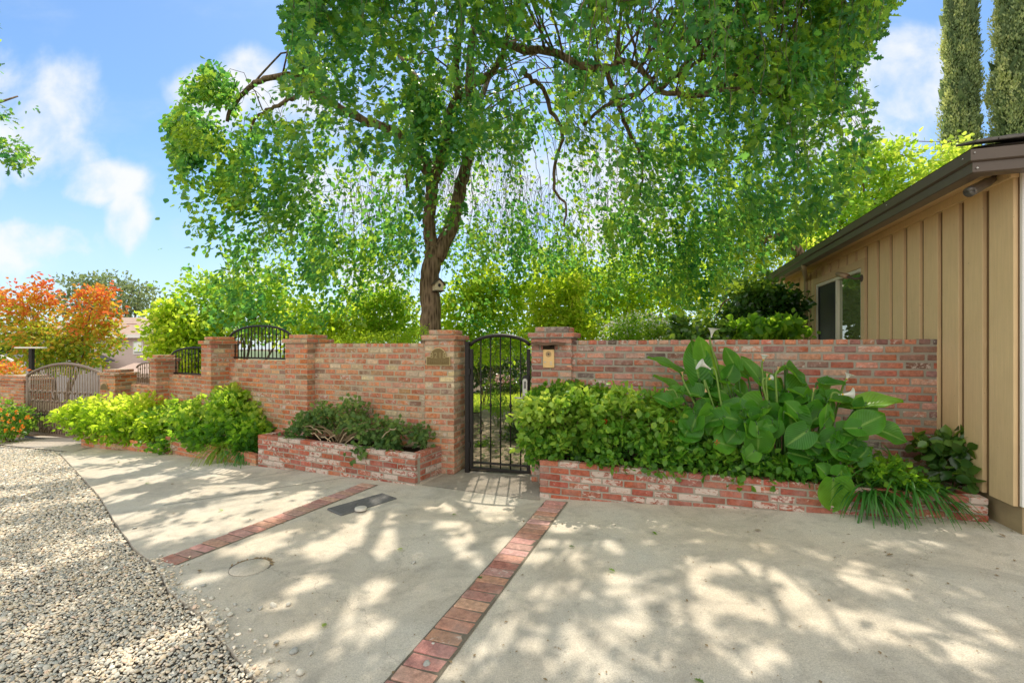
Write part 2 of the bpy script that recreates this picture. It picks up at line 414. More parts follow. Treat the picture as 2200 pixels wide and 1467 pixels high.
def m_calla():
    t = NT('calla_leaf')
    at = t.n('ShaderNodeAttribute', attribute_name='bcol')
    sp = t.n('ShaderNodeSeparateColor'); t.l(at.outputs[0], sp.inputs[0])
    x = sp.outputs[0]; v = sp.outputs[1]; r = sp.outputs[2]   # |cross|, along, random
    base = t.ramp(r, [(0, (.013, .09, .014, 1)), (.5, (.046, .205, .016, 1)), (1, (.18, .41, .03, 1))])
    rib = t.ramp(x, [(0, 1.), (.05, .9), (.11, 0.)])
    c = t.mix(t.math('MULTIPLY', rib.outputs[0], .8), base.outputs[0], (.30, .48, .10, 1))
    wv = t.math('SINE', t.math('MULTIPLY', t.math('SUBTRACT', v, t.math('MULTIPLY', x, .35)), 75.0))
    c = t.mix(t.math('MULTIPLY', t.math('ADD', wv, 1.0), .22), c, (.15, .36, .06, 1))
    edge = t.ramp(x, [(.93, 0.), (1, 1.)])
    c = t.mix(t.math('MULTIPLY', edge.outputs[0], .4), c, (.24, .42, .08, 1))
    nz = t.noise(14, 4, .6, t.pos())
    c = t.mix(1.0, c, t.ramp(nz.outputs[0], [(.3, .8), (.7, 1.2)]).outputs[0], 'MULTIPLY')
    b = t.bsdf(c, .22, .36, 0, wv, .4, .004)
    tl = t.n('ShaderNodeBsdfTranslucent'); t.l(t.ramp(r, [(0, (.16, .5, .03, 1)), (1, (.5, .8, .05, 1))]).outputs[0], tl.inputs[0])
    mx = t.n('ShaderNodeMixShader'); mx.inputs[0].default_value = .44
    t.l(b.outputs[0], mx.inputs[1]); t.l(tl.outputs[0], mx.inputs[2])
    return t.done(mx.outputs[0])
M['calla'] = m_calla()

# ------------------------------------------------------------------ leaf meshes (numpy)
def _half(outline, fold):
    """outline: list of (x,y) from base to tip on one side; returns verts, 2 polygons folded on the midrib"""
    v = []; L = []; R = []
    for x, y in outline:
        v.append((x, y, abs(x) * fold)); L.append(len(v) - 1)
    v2 = [(-x, y, abs(x) * fold) for x, y in outline[1:-1]]
    R = [L[0]] + [len(v) + i for i in range(len(v2))] + [L[-1]]
    v += v2
    return np.array(v, np.float32), [L, R[::-1]]
T_OVATE = _half([(0, 0), (.2, .18), (.3, .4), (.24, .68), (0, 1)], .35)
T_OAK = _half([(0, 0), (.06, .12), (.2, .20), (.12, .31), (.36, .44), (.17, .55), (.33, .72), (.13, .79), (.1, .93), (0, 1)], .3)
T_DIA = (np.array([(0, 0, 0), (.28, .45, .1), (0, 1, 0), (-.28, .45, .1)], np.float32), [[0, 1, 2, 3]])
T_LANCE = (np.array([(0, 0, 0), (.11, .4, .03), (0, 1, 0), (-.11, .4, .03)], np.float32), [[0, 1, 2, 3]])
T_LOBED = _half([(0, 0), (.3, .05), (.42, .3), (.25, .38), (.38, .66), (.16, .7), (0, 1)], .25)

def nrmz(a): return a / np.maximum(np.linalg.norm(a, axis=1, keepdims=True), 1e-9)
def rdir(n): return nrmz(RNG.normal(size=(n, 3)))
def leaf_obj(name, pos, dirv, size, tmpl, mat, parent=None, rnd=None, nrm=None, label=None, width=1.0):
    tv, tf = tmpl; n = len(pos); k = len(tv)
    dirv = nrmz(np.asarray(dirv, float))
    if nrm is None: nrm = rdir(n)
    nrm = nrmz(nrm - dirv * np.sum(nrm * dirv, axis=1, keepdims=True))
    side = np.cross(dirv, nrm)
    size = np.broadcast_to(np.asarray(size, float), (n,))[:, None, None]
    V = pos[:, None, :] + size * (tv[None, :, 0:1] * width * side[:, None, :] + tv[None, :, 1:2] * dirv[:, None, :] + tv[None, :, 2:3] * nrm[:, None, :])
    V = V.reshape(-1, 3)
    loops = np.concatenate([np.array(f) for f in tf]); lens = np.array([len(f) for f in tf])
    LI = (np.arange(n)[:, None] * k + loops[None, :]).ravel()
    tot = np.tile(lens, n); st = np.concatenate([[0], np.cumsum(tot)[:-1]])
    me = bpy.data.meshes.new(name)
    me.vertices.add(len(V)); me.vertices.foreach_set('co', V.astype(np.float32).ravel())
    me.loops.add(len(LI)); me.loops.foreach_set('vertex_index', LI.astype(np.int32))
    me.polygons.add(len(tot)); me.polygons.foreach_set('loop_start', st.astype(np.int32)); me.polygons.foreach_set('loop_total', tot.astype(np.int32))
    me.update(calc_edges=True)
    if rnd is None: rnd = RNG.random(n)
    a = me.attributes.new('rnd', 'FLOAT', 'POINT'); a.data.foreach_set('value', np.repeat(rnd, k).astype(np.float32))
    me.materials.append(mat)
    return link(name, me, parent, label)

def blob_clumps(blobs, nc):
    """clump centres in a union of ellipsoids, biased to their shells"""
    B = np.array(blobs, float); w = B[:, 3] * B[:, 4] * B[:, 5]; w = w ** .7; w /= w.sum()
    i = RNG.choice(len(B), nc, p=w); d = rdir(nc); r = RNG.random(nc) ** .38
    r = np.where(RNG.random(nc) < .22, r * (1 + np.abs(RNG.normal(0, .28, nc))), r)
    return B[i, :3] + d * B[i, 3:6] * r[:, None], d
def clump_leaves(c, d, per, sig, size, out=.6, down=.2, zs=.8):
    n = len(c) * per
    pos = np.repeat(c, per, axis=0) + RNG.normal(size=(n, 3)) * np.array([sig, sig, sig * zs])
    dv = np.repeat(d, per, axis=0) * out + rdir(n) * .8 + np.array([0, 0, -down])
    sz = size * RNG.uniform(.6, 1.25, n)
    val = np.clip(np.repeat(RNG.normal(.45, .2, len(c)), per) + RNG.normal(0, .16, n), 0, 1)
    return pos, dv, sz, val
def plant(name, label, cat, base, blobs, nc, per, sig, size, tmpl, mat, stems=8, stem_r=.008, stem_mat=None, group=None, valf=None, down=.2, zmin=None, width=1.0, zs=.8, leaf_name='foliage', trunk=None, mask=None):
    t = thing(name, label, cat, base, group)
    c, d = blob_clumps(blobs, nc)
    if zmin is not None:
        k = c[:, 2] > zmin; c, d = c[k], d[k]
    pos, dv, sz, val = clump_leaves(c, d, per, sig, size, down=down, zs=zs)
    if mask is not None:
        k = mask(pos); pos, dv, sz, val = pos[k], dv[k], sz[k], val[k]
    if valf is not None: val = np.clip(valf(pos, val), 0, 1)
    leaf_obj(leaf_name, pos, dv, sz, tmpl, mat, t, val, width=width)
    mb = MB(); b = Vector(base)
    if trunk:
        for pts, rad in trunk: mb.tube(pts, rad, 9)
    if stems:
        pick = c[RNG.choice(len(c), min(stems, len(c)), replace=False)]
        for q in pick:
            q = Vector(q); s0 = b + Vector((random.uniform(-.1, .1), random.uniform(-.08, .08), 0))
            if trunk:
                tp = random.choice(trunk[-1][0][-2:] if len(trunk) == 1 else random.choice(trunk)[0][-2:]); s0 = Vector(tp)
            m = s0.lerp(q, .5) + Vector((random.uniform(-.1, .1), random.uniform(-.1, .1), .12 * (q - s0).length))
            mb.tube([s0, s0.lerp(m, .5) + Vector((0, 0, .03)), m, q], [stem_r, stem_r * .85, stem_r * .7, stem_r * .4], 5)
    if mb.v: mb.build('trunk' if trunk else 'stems', stem_mat or M['stem'], t)
    return t

# ------------------------------------------------------------------ bricks
PAL_WALL = [((0.507, 0.177, 0.106), 3), ((0.437, 0.142, 0.087), 3), ((0.543, 0.239, 0.159), 3), ((0.319, 0.148, 0.117), 2.2), ((0.236, 0.108, 0.085), 1.4), ((0.555, 0.296, 0.212), 1.3), ((0.136, 0.091, 0.080), .5), ((0.389, 0.114, 0.064), 1.2)]
PAL_ORANGE = [((0.600, 0.217, 0.090), 4), ((0.531, 0.165, 0.069), 3), ((0.600, 0.308, 0.170), 3), ((0.472, 0.182, 0.106), 1.5), ((0.330, 0.171, 0.095), .8), ((0.600, 0.410, 0.265), 1.2)]
PAL_MID = [((0.566, 0.211, 0.095), 3.5), ((0.496, 0.182, 0.095), 3), ((0.590, 0.296, 0.170), 2), ((0.354, 0.182, 0.095), 1.2), ((0.236, 0.125, 0.074), .7), ((0.600, 0.433, 0.276), 1.5)]
PAL_PLANTER = [((.37, .10, .06), 4), ((.33, .085, .05), 3), ((.42, .13, .075), 3), ((.39, .17, .13), 1.2)]
PAL_PAVER = [((.45, .225, .17), 3), ((.48, .26, .20), 3), ((.41, .19, .145), 2), ((.50, .30, .24), 1.4)]
def bcolor(pal, white):
    c = random.choices([p[0] for p in pal], [p[1] for p in pal])[0]
    k = random.uniform(.82, 1.2)
    a = min(.82, max(0, random.gauss(white, .28)))
    return (c[0] * k, c[1] * k * random.uniform(.92, 1.1), c[2] * k * random.uniform(.9, 1.12), a)
def brick_face(mb, O, u, n, length, zb, zt, course=.0745, blen=.205, gap=.017, pal=PAL_WALL, white=.2, top=None, depth=.06, prot=.005, bond=0, mat=0, jit=.0022, caps_depth=None):
    """bricks of one wall face. O: start of the face at its front plane, u along it, n outward"""
    O = Vector(O); u = Vector(u).normalized(); n = Vector(n).normalized()
    z = zt; row = bond
    while z > zb:
        first = (z == zt and top is not None)
        h = top[1] if first else course
        bl = top[0] if first else blen
        d = (caps_depth or depth) if first else depth
        x = 0.0 if row % 2 == 0 else -bl / 2 + random.uniform(-.015, .015)
        if first: x = 0
        while x < length - .012:
            L = bl * random.uniform(.94, 1.06)
            x0, x1 = max(x, 0), min(x + L, length)
            if length - x1 < .05: x1 = length
            if x1 - x0 > .03:
                pr = prot + random.uniform(-.002, .0025)
                c = O + u * ((x0 + x1) / 2) + n * (pr - d / 2); c.z = z - h / 2
                a0 = gap / 2 if x0 > 0 else -prot * .6
                a1 = gap / 2 if x1 < length else -prot * .6
                c += u * ((a0 - a1) / 2)
                uu = (u + Vector((0, 0, random.uniform(-.006, .006)))).normalized()
                mb.cbox(c, uu, n, x1 - x0 - a0 - a1, d, h - gap + random.uniform(-.002, .001), .006, mat, bcolor(pal, white), jit)
            x = x1 if x1 == length else x + L
        z -= h; row += 1
def core(mb, A, B, n, thick, zb, zt, mat=1, inset=.0):
    """mortar core of a wall from A to B (front plane), n outward"""
    A = Vector(A); B = Vector(B); n = Vector(n).normalized(); u = (B - A).normalized()
    c = (A + B) / 2 - n * (thick / 2); c.z = (zb + zt) / 2
    mb.box(c, u, n, (B - A).length - inset * 2, thick, zt - zb, mat)
def XY(x, y, z=0): return Vector((x, y, z))
def frame(deg):
    a = math.radians(deg)
    return Vector((math.cos(a), -math.sin(a), 0)), Vector((math.sin(a), math.cos(a), 0))

def wall(name, label, A, B, thick, zb, zt, pal, mats, white=.2, top=(.108, .066), course=.0745, back=True):
    A = XY(*A); B = XY(*B); u = (B - A).normalized(); v = Vector((-u.y, u.x, 0)); n = -v
    o = MB()
    core(o, A, B, n, thick, zb, zt - .012)
    brick_face(o, A, u, n, (B - A).length, zb, zt, course, pal=pal, white=white, top=top, caps_depth=thick + .008)
    if back: brick_face(o, B + v * thick, -u, v, (B - A).length, zb, zt - top[1], course, pal=pal, white=white)
    ob = o.build(name, mats)
    return tag(ob, label, 'brick wall')

def pillar(name, label, FR, deg, w, dp, zb, zt, pal, mats, white=.2, cap=.13, course=.0745, group='brick pillars along the wall', back=False):
    """FR: front right corner on the ground plane; zt: top of the cap"""
    u, v = frame(deg); FR = XY(*FR); FL = FR - u * w
    t = thing(name, label, 'brick pillar', ((FR.x + FL.x) / 2, (FR.y + FL.y) / 2, g(FR.x, FR.y)), group)
    zs = zt - cap
    s = MB(); core(s, FL, FR, -v, dp, zb, zs)
    brick_face(s, FL, u, -v, w, zb, zs, course, pal=pal, white=white)
    brick_face(s, FR, v, u, dp, zb, zs, course, pal=pal, white=white, bond=1)
    brick_face(s, FL + v * dp, -v, -u, dp, zb, zs, course, pal=pal, white=white, bond=1)
    brick_face(s, FR + v * dp, -u, v, w, zb, zs, course, pal=pal, white=white)
    s.build('shaft', mats, t)
    c = MB(); h = cap / 2
    for k, (ov, z1) in enumerate(((.035, zs + h), (-.035, zt))):
        a = FL - u * ov - v * ov; b = FR + u * ov - v * ov; W = w + 2 * ov; D = dp + 2 * ov
        core(c, a, b, -v, D, z1 - h + .001, z1 - .006, inset=.004)
        for (o_, uu, nn, L) in ((a, u, -v, W), (b, v, u, D), (a + v * D, -v, -u, D), (b + v * D, -u, v, W)):
            brick_face(c, o_, uu, nn, L, z1 - h + .01, z1, h, pal=pal, white=white + .1, depth=.1, prot=.004, bond=k)
    c.build('cap', mats, t)
    return t

def planter(label, FL, FR, BR, BL, zt, zb, sides='lr', white=.55, group='brick planters along the wall', pal=PAL_PLANTER, mats=None, course=.068, end_notch=None):
    FL, FR, BR, BL = [XY(*p) for p in (FL, FR, BR, BL)]
    mats = mats or [M['brick_paint'], M['mortar']]
    t = thing('brick_planter', label, 'planter', ((FL.x + FR.x) / 2, (FL.y + FR.y) / 2, g((FL.x + FR.x) / 2, (FL.y + FR.y) / 2)), group)
    s = MB(); th = .095
    def side(A, B, ins=0.0):
        u = (B - A).normalized(); v = Vector((-u.y, u.x, 0)); L = (B - A).length
        core(s, A + u * ins, B - u * ins, -v, th, zb, zt - .01, inset=.002)
        brick_face(s, A + u * ins, u, -v, L - 2 * ins, zb, zt, course, pal=pal, white=white, gap=.011, depth=.05, top=(.205, .062), caps_depth=th + .006, bond=int(ins > 0))
    side(FL, FR)
    def ret(A, B, sgn):
        # return walls start behind the front wall so nothing overlaps
        d = (B - A).normalized()
        if sgn > 0: side(A + d * (th + .002), B)
        else: side(B, A + d * (th + .002))
    if 'r' in sides: ret(FR, BR, 1)
    if 'l' in sides: ret(FL, BL, -1)
    # end faces of the front wall
    s.build('brick_wall', mats, t)
    so = MB(); rows = []; n = 14
    for j in range(5):
        r = []
        for i in range(n + 1):
            a = FL.lerp(FR, i / n); b = BL.lerp(BR, i / n); q = a.lerp(b, .06 + .92 * j / 4)
            r.append((q.x, q.y, zt - .075 + random.uniform(-.015, .02)))
        rows.append(r)
    so.grid(rows); so.build('soil', M['soil'], t)
    return t

# ================================================================== CAMERA, SUN, SKY
cam = bpy.data.cameras.new('camera'); co = bpy.data.objects.new('camera', cam); COL.objects.link(co)
co.location = (0, 0, EYE); co.rotation_euler = (math.pi / 2, 0, 0)
cam.sensor_width = 36; cam.lens = F / 2200 * 36; cam.shift_y = (HY - 733.5) / 2200
cam.clip_start = .05; cam.clip_end = 3000
sc.camera = co
SUN_EL, SUN_AZ = math.radians(57), math.radians(2)     # azimuth from +Y towards +X
sd = Vector((math.sin(SUN_AZ) * math.cos(SUN_EL), math.cos(SUN_AZ) * math.cos(SUN_EL), math.sin(SUN_EL)))
sl = bpy.data.lights.new('sun', 'SUN'); so_ = bpy.data.objects.new('sun', sl); COL.objects.link(so_)
so_.rotation_euler = sd.to_track_quat('Z', 'Y').to_euler(); so_.location = sd * 60
sl.energy = 5.0; sl.angle = math.radians(.5); sl.color = (1, .90, .74)
w = bpy.data.worlds.new('World'); sc.world = w; w.use_nodes = True
wt = w.node_tree; wt.nodes.clear()
def wn(t, **k):
    n = wt.nodes.new(t)
    for a, b in k.items(): setattr(n, a, b)
    return n
def wm(op, a, b=0., clamp=False):
    m = wn('ShaderNodeMath', operation=op); m.use_clamp = clamp
    for s_, v_ in ((m.inputs[0], a), (m.inputs[1], b)):
        if isinstance(v_, bpy.types.NodeSocket): wt.links.new(v_, s_)
        else: s_.default_value = v_
    return m.outputs[0]
SKY_K = .15
sky = wn('ShaderNodeTexSky'); sky.sky_type = 'NISHITA'; sky.sun_disc = False
sky.sun_elevation = SUN_EL; sky.sun_rotation = SUN_AZ; sky.air_density = 1.0; sky.dust_density = .6; sky.ozone_density = 2.0
tc = wn('ShaderNodeTexCoord'); sx = wn('ShaderNodeSeparateXYZ'); wt.links.new(tc.outputs['Generated'], sx.inputs[0])
ay = wm('MAXIMUM', wm('ABSOLUTE', sx.outputs[1]), .12)
cx = wm('DIVIDE', sx.outputs[0], ay); cz = wm('DIVIDE', sx.outputs[2], ay)
cv = wn('ShaderNodeCombineXYZ'); wt.links.new(cx, cv.inputs[0]); wt.links.new(cz, cv.inputs[1]); wt.links.new(sx.outputs[1], cv.inputs[2])
n1 = wn('ShaderNodeTexNoise'); n1.inputs['Scale'].default_value = 7.0; n1.inputs['Detail'].default_value = 9; n1.inputs['Roughness'].default_value = .55; n1.inputs['Distortion'].default_value = .2
wt.links.new(cv.outputs[0], n1.inputs['Vector'])
n2 = wn('ShaderNodeTexNoise'); n2.inputs['Scale'].default_value = 1.7; n2.inputs['Detail'].default_value = 7; n2.inputs['Roughness'].default_value = .6
mp_ = wn('ShaderNodeMapping'); mp_.inputs['Scale'].default_value = (1, 2.2, 1); mp_.inputs['Location'].default_value = (3.1, 1.7, 0)
wt.links.new(cv.outputs[0], mp_.inputs[0]); wt.links.new(mp_.outputs[0], n2.inputs['Vector'])
BLOBS = [(-1.07, .47, .21, .17), (-1.00, .40, .15, .10), (-.90, .35, .14, .065), (-.83, .27, .06, .09), (-1.02, .215, .18, .075), (-1.2, .2, .2, .09),
         (.84, .56, .16, .12), (.72, .45, .2, .12), (-.42, .52, .14, .10), (-.56, .58, .08, .06), (-.66, .52, .1, .08), (-.36, .30, .25, .13), (.1, .32, .35, .18), (-.45, .12, .28, .10),
         (-1.7, .7, .3, .25), (1.6, .9, .5, .3), (.2, 1.6, .8, .4), (-1.0, 1.9, .6, .4)]
tot = None
for bx_, bz_, rx_, rz_ in BLOBS:
    v1 = wn('ShaderNodeVectorMath', operation='SUBTRACT'); wt.links.new(cv.outputs[0], v1.inputs[0]); v1.inputs[1].default_value = (bx_, bz_, 0)
    v2 = wn('ShaderNodeVectorMath', operation='MULTIPLY'); wt.links.new(v1.outputs[0], v2.inputs[0]); v2.inputs[1].default_value = (1 / rx_, 1 / rz_, 0)
    v3 = wn('ShaderNodeVectorMath', operation='LENGTH'); wt.links.new(v2.outputs[0], v3.inputs[0])
    m_ = wm('SUBTRACT', 1.0, v3.outputs['Value'])
    tot = m_ if tot is None else wm('MAXIMUM', tot, m_)
tot = wm('MINIMUM', wm('MAXIMUM', tot, -.6), .42)
dens = wm('ADD', tot, wm('MULTIPLY', wm('SUBTRACT', n1.outputs[0], .5), 1.8))
cm = wn('ShaderNodeMapRange', interpolation_type='SMOOTHSTEP'); wt.links.new(dens, cm.inputs[0]); cm.inputs[1].default_value = -.12; cm.inputs[2].default_value = .72
thin = wn('ShaderNodeMapRange', interpolation_type='SMOOTHSTEP'); wt.links.new(n2.outputs[0], thin.inputs[0]); thin.inputs[1].default_value = .46; thin.inputs[2].default_value = .8; thin.inputs[4].default_value = .55
hz = wn('ShaderNodeMapRange', interpolation_type='SMOOTHSTEP'); wt.links.new(sx.outputs[2], hz.inputs[0]); hz.inputs[1].default_value = .34; hz.inputs[2].default_value = -.02; hz.inputs[4].default_value = .62
alpha = wm('MAXIMUM', wm('MAXIMUM', cm.outputs[0], thin.outputs[0]), hz.outputs[0])
up = wn('ShaderNodeMapRange'); wt.links.new(sx.outputs[2], up.inputs[0]); up.inputs[1].default_value = -.02; up.inputs[2].default_value = .0
alpha = wm('MULTIPLY', alpha, .96)
bal = wn('ShaderNodeMix', data_type='RGBA', blend_type='MULTIPLY'); bal.inputs[0].default_value = 1
wt.links.new(sky.outputs[0], bal.inputs[6]); bal.inputs[7].default_value = (.90, 1.12, 1.27, 1)
cc = wn('ShaderNodeMix', data_type='RGBA', blend_type='MIX')   # cloud shade: whiter where dense
wt.links.new(cm.outputs[0], cc.inputs[0]); cc.inputs[6].default_value = (5.2, 5.9, 6.7, 1); cc.inputs[7].default_value = (6.6, 6.7, 6.9, 1)
# fill light added out of view: brighter cloud behind the camera
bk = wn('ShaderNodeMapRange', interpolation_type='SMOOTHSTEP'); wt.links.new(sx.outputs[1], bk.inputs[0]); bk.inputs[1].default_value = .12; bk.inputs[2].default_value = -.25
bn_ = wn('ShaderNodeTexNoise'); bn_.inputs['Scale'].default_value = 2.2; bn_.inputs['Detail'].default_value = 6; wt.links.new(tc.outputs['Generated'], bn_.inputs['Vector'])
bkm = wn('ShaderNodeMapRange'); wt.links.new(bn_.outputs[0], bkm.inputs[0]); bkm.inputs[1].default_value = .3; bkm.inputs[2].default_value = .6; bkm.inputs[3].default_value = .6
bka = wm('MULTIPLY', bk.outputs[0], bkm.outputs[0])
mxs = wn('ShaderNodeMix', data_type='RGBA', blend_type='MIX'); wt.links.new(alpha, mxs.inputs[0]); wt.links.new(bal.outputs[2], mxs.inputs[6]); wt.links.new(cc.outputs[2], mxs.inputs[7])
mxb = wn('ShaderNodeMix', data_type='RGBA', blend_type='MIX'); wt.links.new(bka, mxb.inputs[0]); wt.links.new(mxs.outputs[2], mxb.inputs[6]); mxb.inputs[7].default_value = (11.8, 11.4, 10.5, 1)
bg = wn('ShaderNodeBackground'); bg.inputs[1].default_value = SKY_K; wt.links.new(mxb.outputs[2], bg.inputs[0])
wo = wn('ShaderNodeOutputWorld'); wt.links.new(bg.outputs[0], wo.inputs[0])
sc.view_settings.view_transform = 'Standard'; sc.view_settings.look = 'None'; sc.view_settings.exposure = 0; sc.view_settings.gamma = 1
cy = sc.cycles
cy.max_bounces = 8; cy.diffuse_bounces = 4; cy.transmission_bounces = 4; cy.glossy_bounces = 3; cy.transparent_max_bounces = 4
cy.caustics_reflective = False; cy.caustics_refractive = False; cy.sample_clamp_indirect = 6
try: cy.use_denoising = True; cy.denoiser = 'OPENIMAGEDENOISE'
except Exception: pass

# ================================================================== GROUND
def sheet(name, xs, ys, lift, mat, kind='structure'):
    """regular sheet following the ground"""
    X, Y = np.meshgrid(xs, ys); Z = g_np(X, Y) + lift
    mb = MB(); mb.grid([[(X[i, j], Y[i, j], Z[i, j]) for j in range(len(xs))] for i in range(len(ys))])
    return struct(mb.build(name, mat), kind)
xs = np.concatenate([[-900, -400, -200, -120, -80, -55, -40], np.arange(-30, 14.1, 1.0), [18, 25, 40, 80, 200, 500, 900]])
ys = np.concatenate([[-60, -30, -15, -8], np.arange(-4, 26.1, 1.0), [30, 36, 45, 60, 90, 140, 250, 500, 1200]])
sheet('ground', xs, ys, -.06, M['earth'])
EDGE_PX = [(130, 975), (168, 1015), (215, 1066), (250, 1125), (290, 1178), (335, 1212), (352, 1240), (362, 1268), (425, 1312), (462, 1356), (515, 1416), (560, 1467)]
E_ = [ground_pt(*q) for q in EDGE_PX]
ey = np.array([p.y for p in E_])[::-1]; ex = np.array([p.x for p in E_])[::-1]
sl_ = (ex[2] - ex[0]) / (ey[2] - ey[0])
ey = np.concatenate([[-4], ey, [9.6, 14]]); ex = np.concatenate([[ex[0] + sl_ * (-4 - ey[1])], ex, [ex[-1] - .45, ex[-1] - 1.0]])
def xe(y): return np.interp(y, ey, ex)
Ytop = E_[0].y
rows = []; skirt = []
yy = np.concatenate([np.linspace(-4, 1.5, 12), np.arange(1.6, 9.6, .08), np.linspace(9.7, 13.5, 12)])
for y in yy:
    wob = .012 * mnoise.noise(Vector((0, y * 6, 3)))
    x0 = float(xe(y)) + wob; r = []
    for t in np.concatenate([[0], np.linspace(.004, 1, 45)]):
        x = x0 + (9.5 - x0) * t
        r.append((x, y, g(x, y)))
    rows.append(r); skirt.append([(x0 + .004, y, g(x0, y) - .09), (x0, y, g(x0, y))])
mb = MB(); mb.grid(rows); mb.grid(skirt)
struct(mb.build('pavement', M['concrete']))
# pale driveway in front of and behind the far gate
rows = []
for t in np.linspace(0, 1, 16):
    a = Vector((-8.05, 8.5, 0)).lerp(Vector((-15.5, 12.2, 0)), t); b = Vector((-8.6, 17, 0)).lerp(Vector((-18, 20, 0)), t)
    rows.append([(q.x, q.y, g(q.x, q.y) + .008) for q in [a.lerp(b, s) for s in np.linspace(0, 1, 14)]])
mb = MB(); mb.grid(rows); struct(mb.build('driveway', M['apron']))
rows = []
for y in np.arange(-3, 11.6, .25):
    x1 = float(xe(y)) + .25
    rows.append([(x, y, g(x, y) - .03) for x in np.linspace(x1 - 9, x1, 30)])
mb = MB(); mb.grid(rows); struct(mb.build('gravel_bed', M['gravel_bed']))
# garden ground behind the walls
wl = [(-15, 14.2), (-11.5, 11.2), (-8.9, 10.2), (-6.9, 9.15), (-5.1, 8.1), (-3.0, 6.95), (-1.0, 6.0), (-.45, 5.86), (.3, 5.6), (.75, 5.32), (4.0, 4.35)]
rows = []
for x, y in wl:
    rows.append([(x + .3 * s * .2, y + s, g(x + .06 * s, y + s) + .010) for s in np.concatenate([np.linspace(0, 12, 16), [16, 22, 30]])])
mb = MB(); mb.grid(rows); struct(mb.build('garden_ground', M['earth']))
rows = []
for t in np.linspace(0, 1, 18):
    c = Vector((-.16, 5.72, 0)).lerp(Vector((.25, 11.5, 0)), t); wv = .42 + .5 * t + .1 * math.sin(t * 9)
    rows.append([(c.x + wv * k, c.y - .1 * k, g(c.x, c.y) + .016 + (.0)) for k in np.linspace(-1, 1, 7)])
mb = MB(); mb.grid(rows); struct(mb.build('garden_path', M['path']))
rows = []
for y in np.linspace(11.2, 17.5, 12):
    rows.append([(x, y, g(x, y) + .03) for x in np.linspace(-4, 3.2, 14)])
mb = MB(); mb.grid(rows); struct(mb.build('lawn', M['lawn']))
# lawn blades
n = 5200
gx = RNG.uniform(-2.6, 2.2, n); gy = RNG.uniform(11.2, 16.5, n); pos = np.stack([gx, gy, g_np(gx, gy) + .02], 1)
struct(leaf_obj('grass', pos, np.stack([RNG.normal(0, .35, n), RNG.normal(0, .35, n), np.ones(n)], 1), RNG.uniform(.05, .11, n), T_LANCE, M['yellowgreen'], rnd=RNG.uniform(.35, 1, n)), 'stuff', 'bright sunlit lawn grass seen through the garden gate')
# distant hills
mb = MB()
for (x0, x1, y0, h, sd_) in ((-420, -60, 260, 6.0, 1), (-160, 320, 330, 9, 5)):
    rows = []
    for i in range(60):
        x = x0 + (x1 - x0) * i / 59
        hh = h * (.55 + .6 * mnoise.noise(Vector((i * .11, sd_, 0)))) * math.sin(math.pi * min(max(i / 59, .02), .98)) ** .5
        rows.append([(x, y0 - 40, -7), (x, y0 - 12, -5 + hh * .6), (x, y0, -4 + hh), (x, y0 + 40, -8)])
    mb.grid(rows)
struct(mb.build('hills', M['hill']))

# ------------------------------------------------------------------ gravel (countless pebbles: stuff)
def ico(sub):
    import bmesh
    b = bmesh.new(); bmesh.ops.create_icosphere(b, subdivisions=sub, radius=1)
    v = np.array([q.co for q in b.verts]); f = np.array([[q.index for q in t.verts] for t in b.faces]); b.free()
    return v, f
ICO1, ICO2 = ico(1), ico(2)
def stones(name, pos, size, tmpl, mat, rnd=None, parent=None, flat=.55):
    v, f = tmpl; n = len(pos); k = len(v)
    ax = rdir(n); ang = RNG.uniform(0, 6.28, n)
    ca, sa = np.cos(ang), np.sin(ang)
    sc3 = np.stack([size * RNG.uniform(.85, 1.35, n), size * RNG.uniform(.65, 1.0, n), size * RNG.uniform(flat * .75, flat * 1.2, n)], 1)
    V = v[None] * sc3[:, None, :]
    V = V * (1 + .10 * RNG.normal(size=(n, k, 1)))
    tx, ty = RNG.normal(0, .28, n), RNG.normal(0, .28, n)
    x, y, z = V[..., 0], V[..., 1], V[..., 2]
    z2 = z + x * tx[:, None] + y * ty[:, None]
    X = x * ca[:, None] - y * sa[:, None]; Y = x * sa[:, None] + y * ca[:, None]
    V = np.stack([X, Y, z2], -1) + pos[:, None, :]
    LI = (np.arange(n)[:, None, None] * k + f[None]).reshape(-1)
    me = bpy.data.meshes.new(name); nf = n * len(f)
    me.vertices.add(n * k); me.vertices.foreach_set('co', V.astype(np.float32).ravel())
    me.loops.add(len(LI)); me.loops.foreach_set('vertex_index', LI.astype(np.int32))
    me.polygons.add(nf); me.polygons.foreach_set('loop_start', (np.arange(nf) * 3).astype(np.int32)); me.polygons.foreach_set('loop_total', np.full(nf, 3, np.int32))
    me.polygons.foreach_set('use_smooth', np.ones(nf, bool))
    me.update(calc_edges=True)
    a = me.attributes.new('rnd', 'FLOAT', 'POINT'); a.data.foreach_set('value', np.repeat(RNG.random(n) if rnd is None else rnd, k).astype(np.float32))
    me.materials.append(mat)
    return link(name, me, parent)
def gravel_pts(y0, y1, sp, left, z, spill=.06):
    xs_, ys_ = [], []
    for y in np.arange(y0, y1, sp):
        e = float(xe(y)); x = np.arange(max(e - left, -1.35 * y - 1.2), e + spill, sp); xs_.append(x); ys_.append(np.full(len(x), y))
    x = np.concatenate(xs_) + RNG.uniform(-.5, .5, sum(map(len, xs_))) * sp * 1.1
    y = np.concatenate(ys_) + RNG.uniform(-.5, .5, len(x)) * sp * 1.1
    lim = xe(y) + np.where(y < 3.5, RNG.exponential(.07, len(x)) - .05, -.02)
    k = x < lim; x, y = x[k], y[k]
    return np.stack([x, y, g_np(x, y) + z + RNG.uniform(-.006, .010, len(x))], 1)
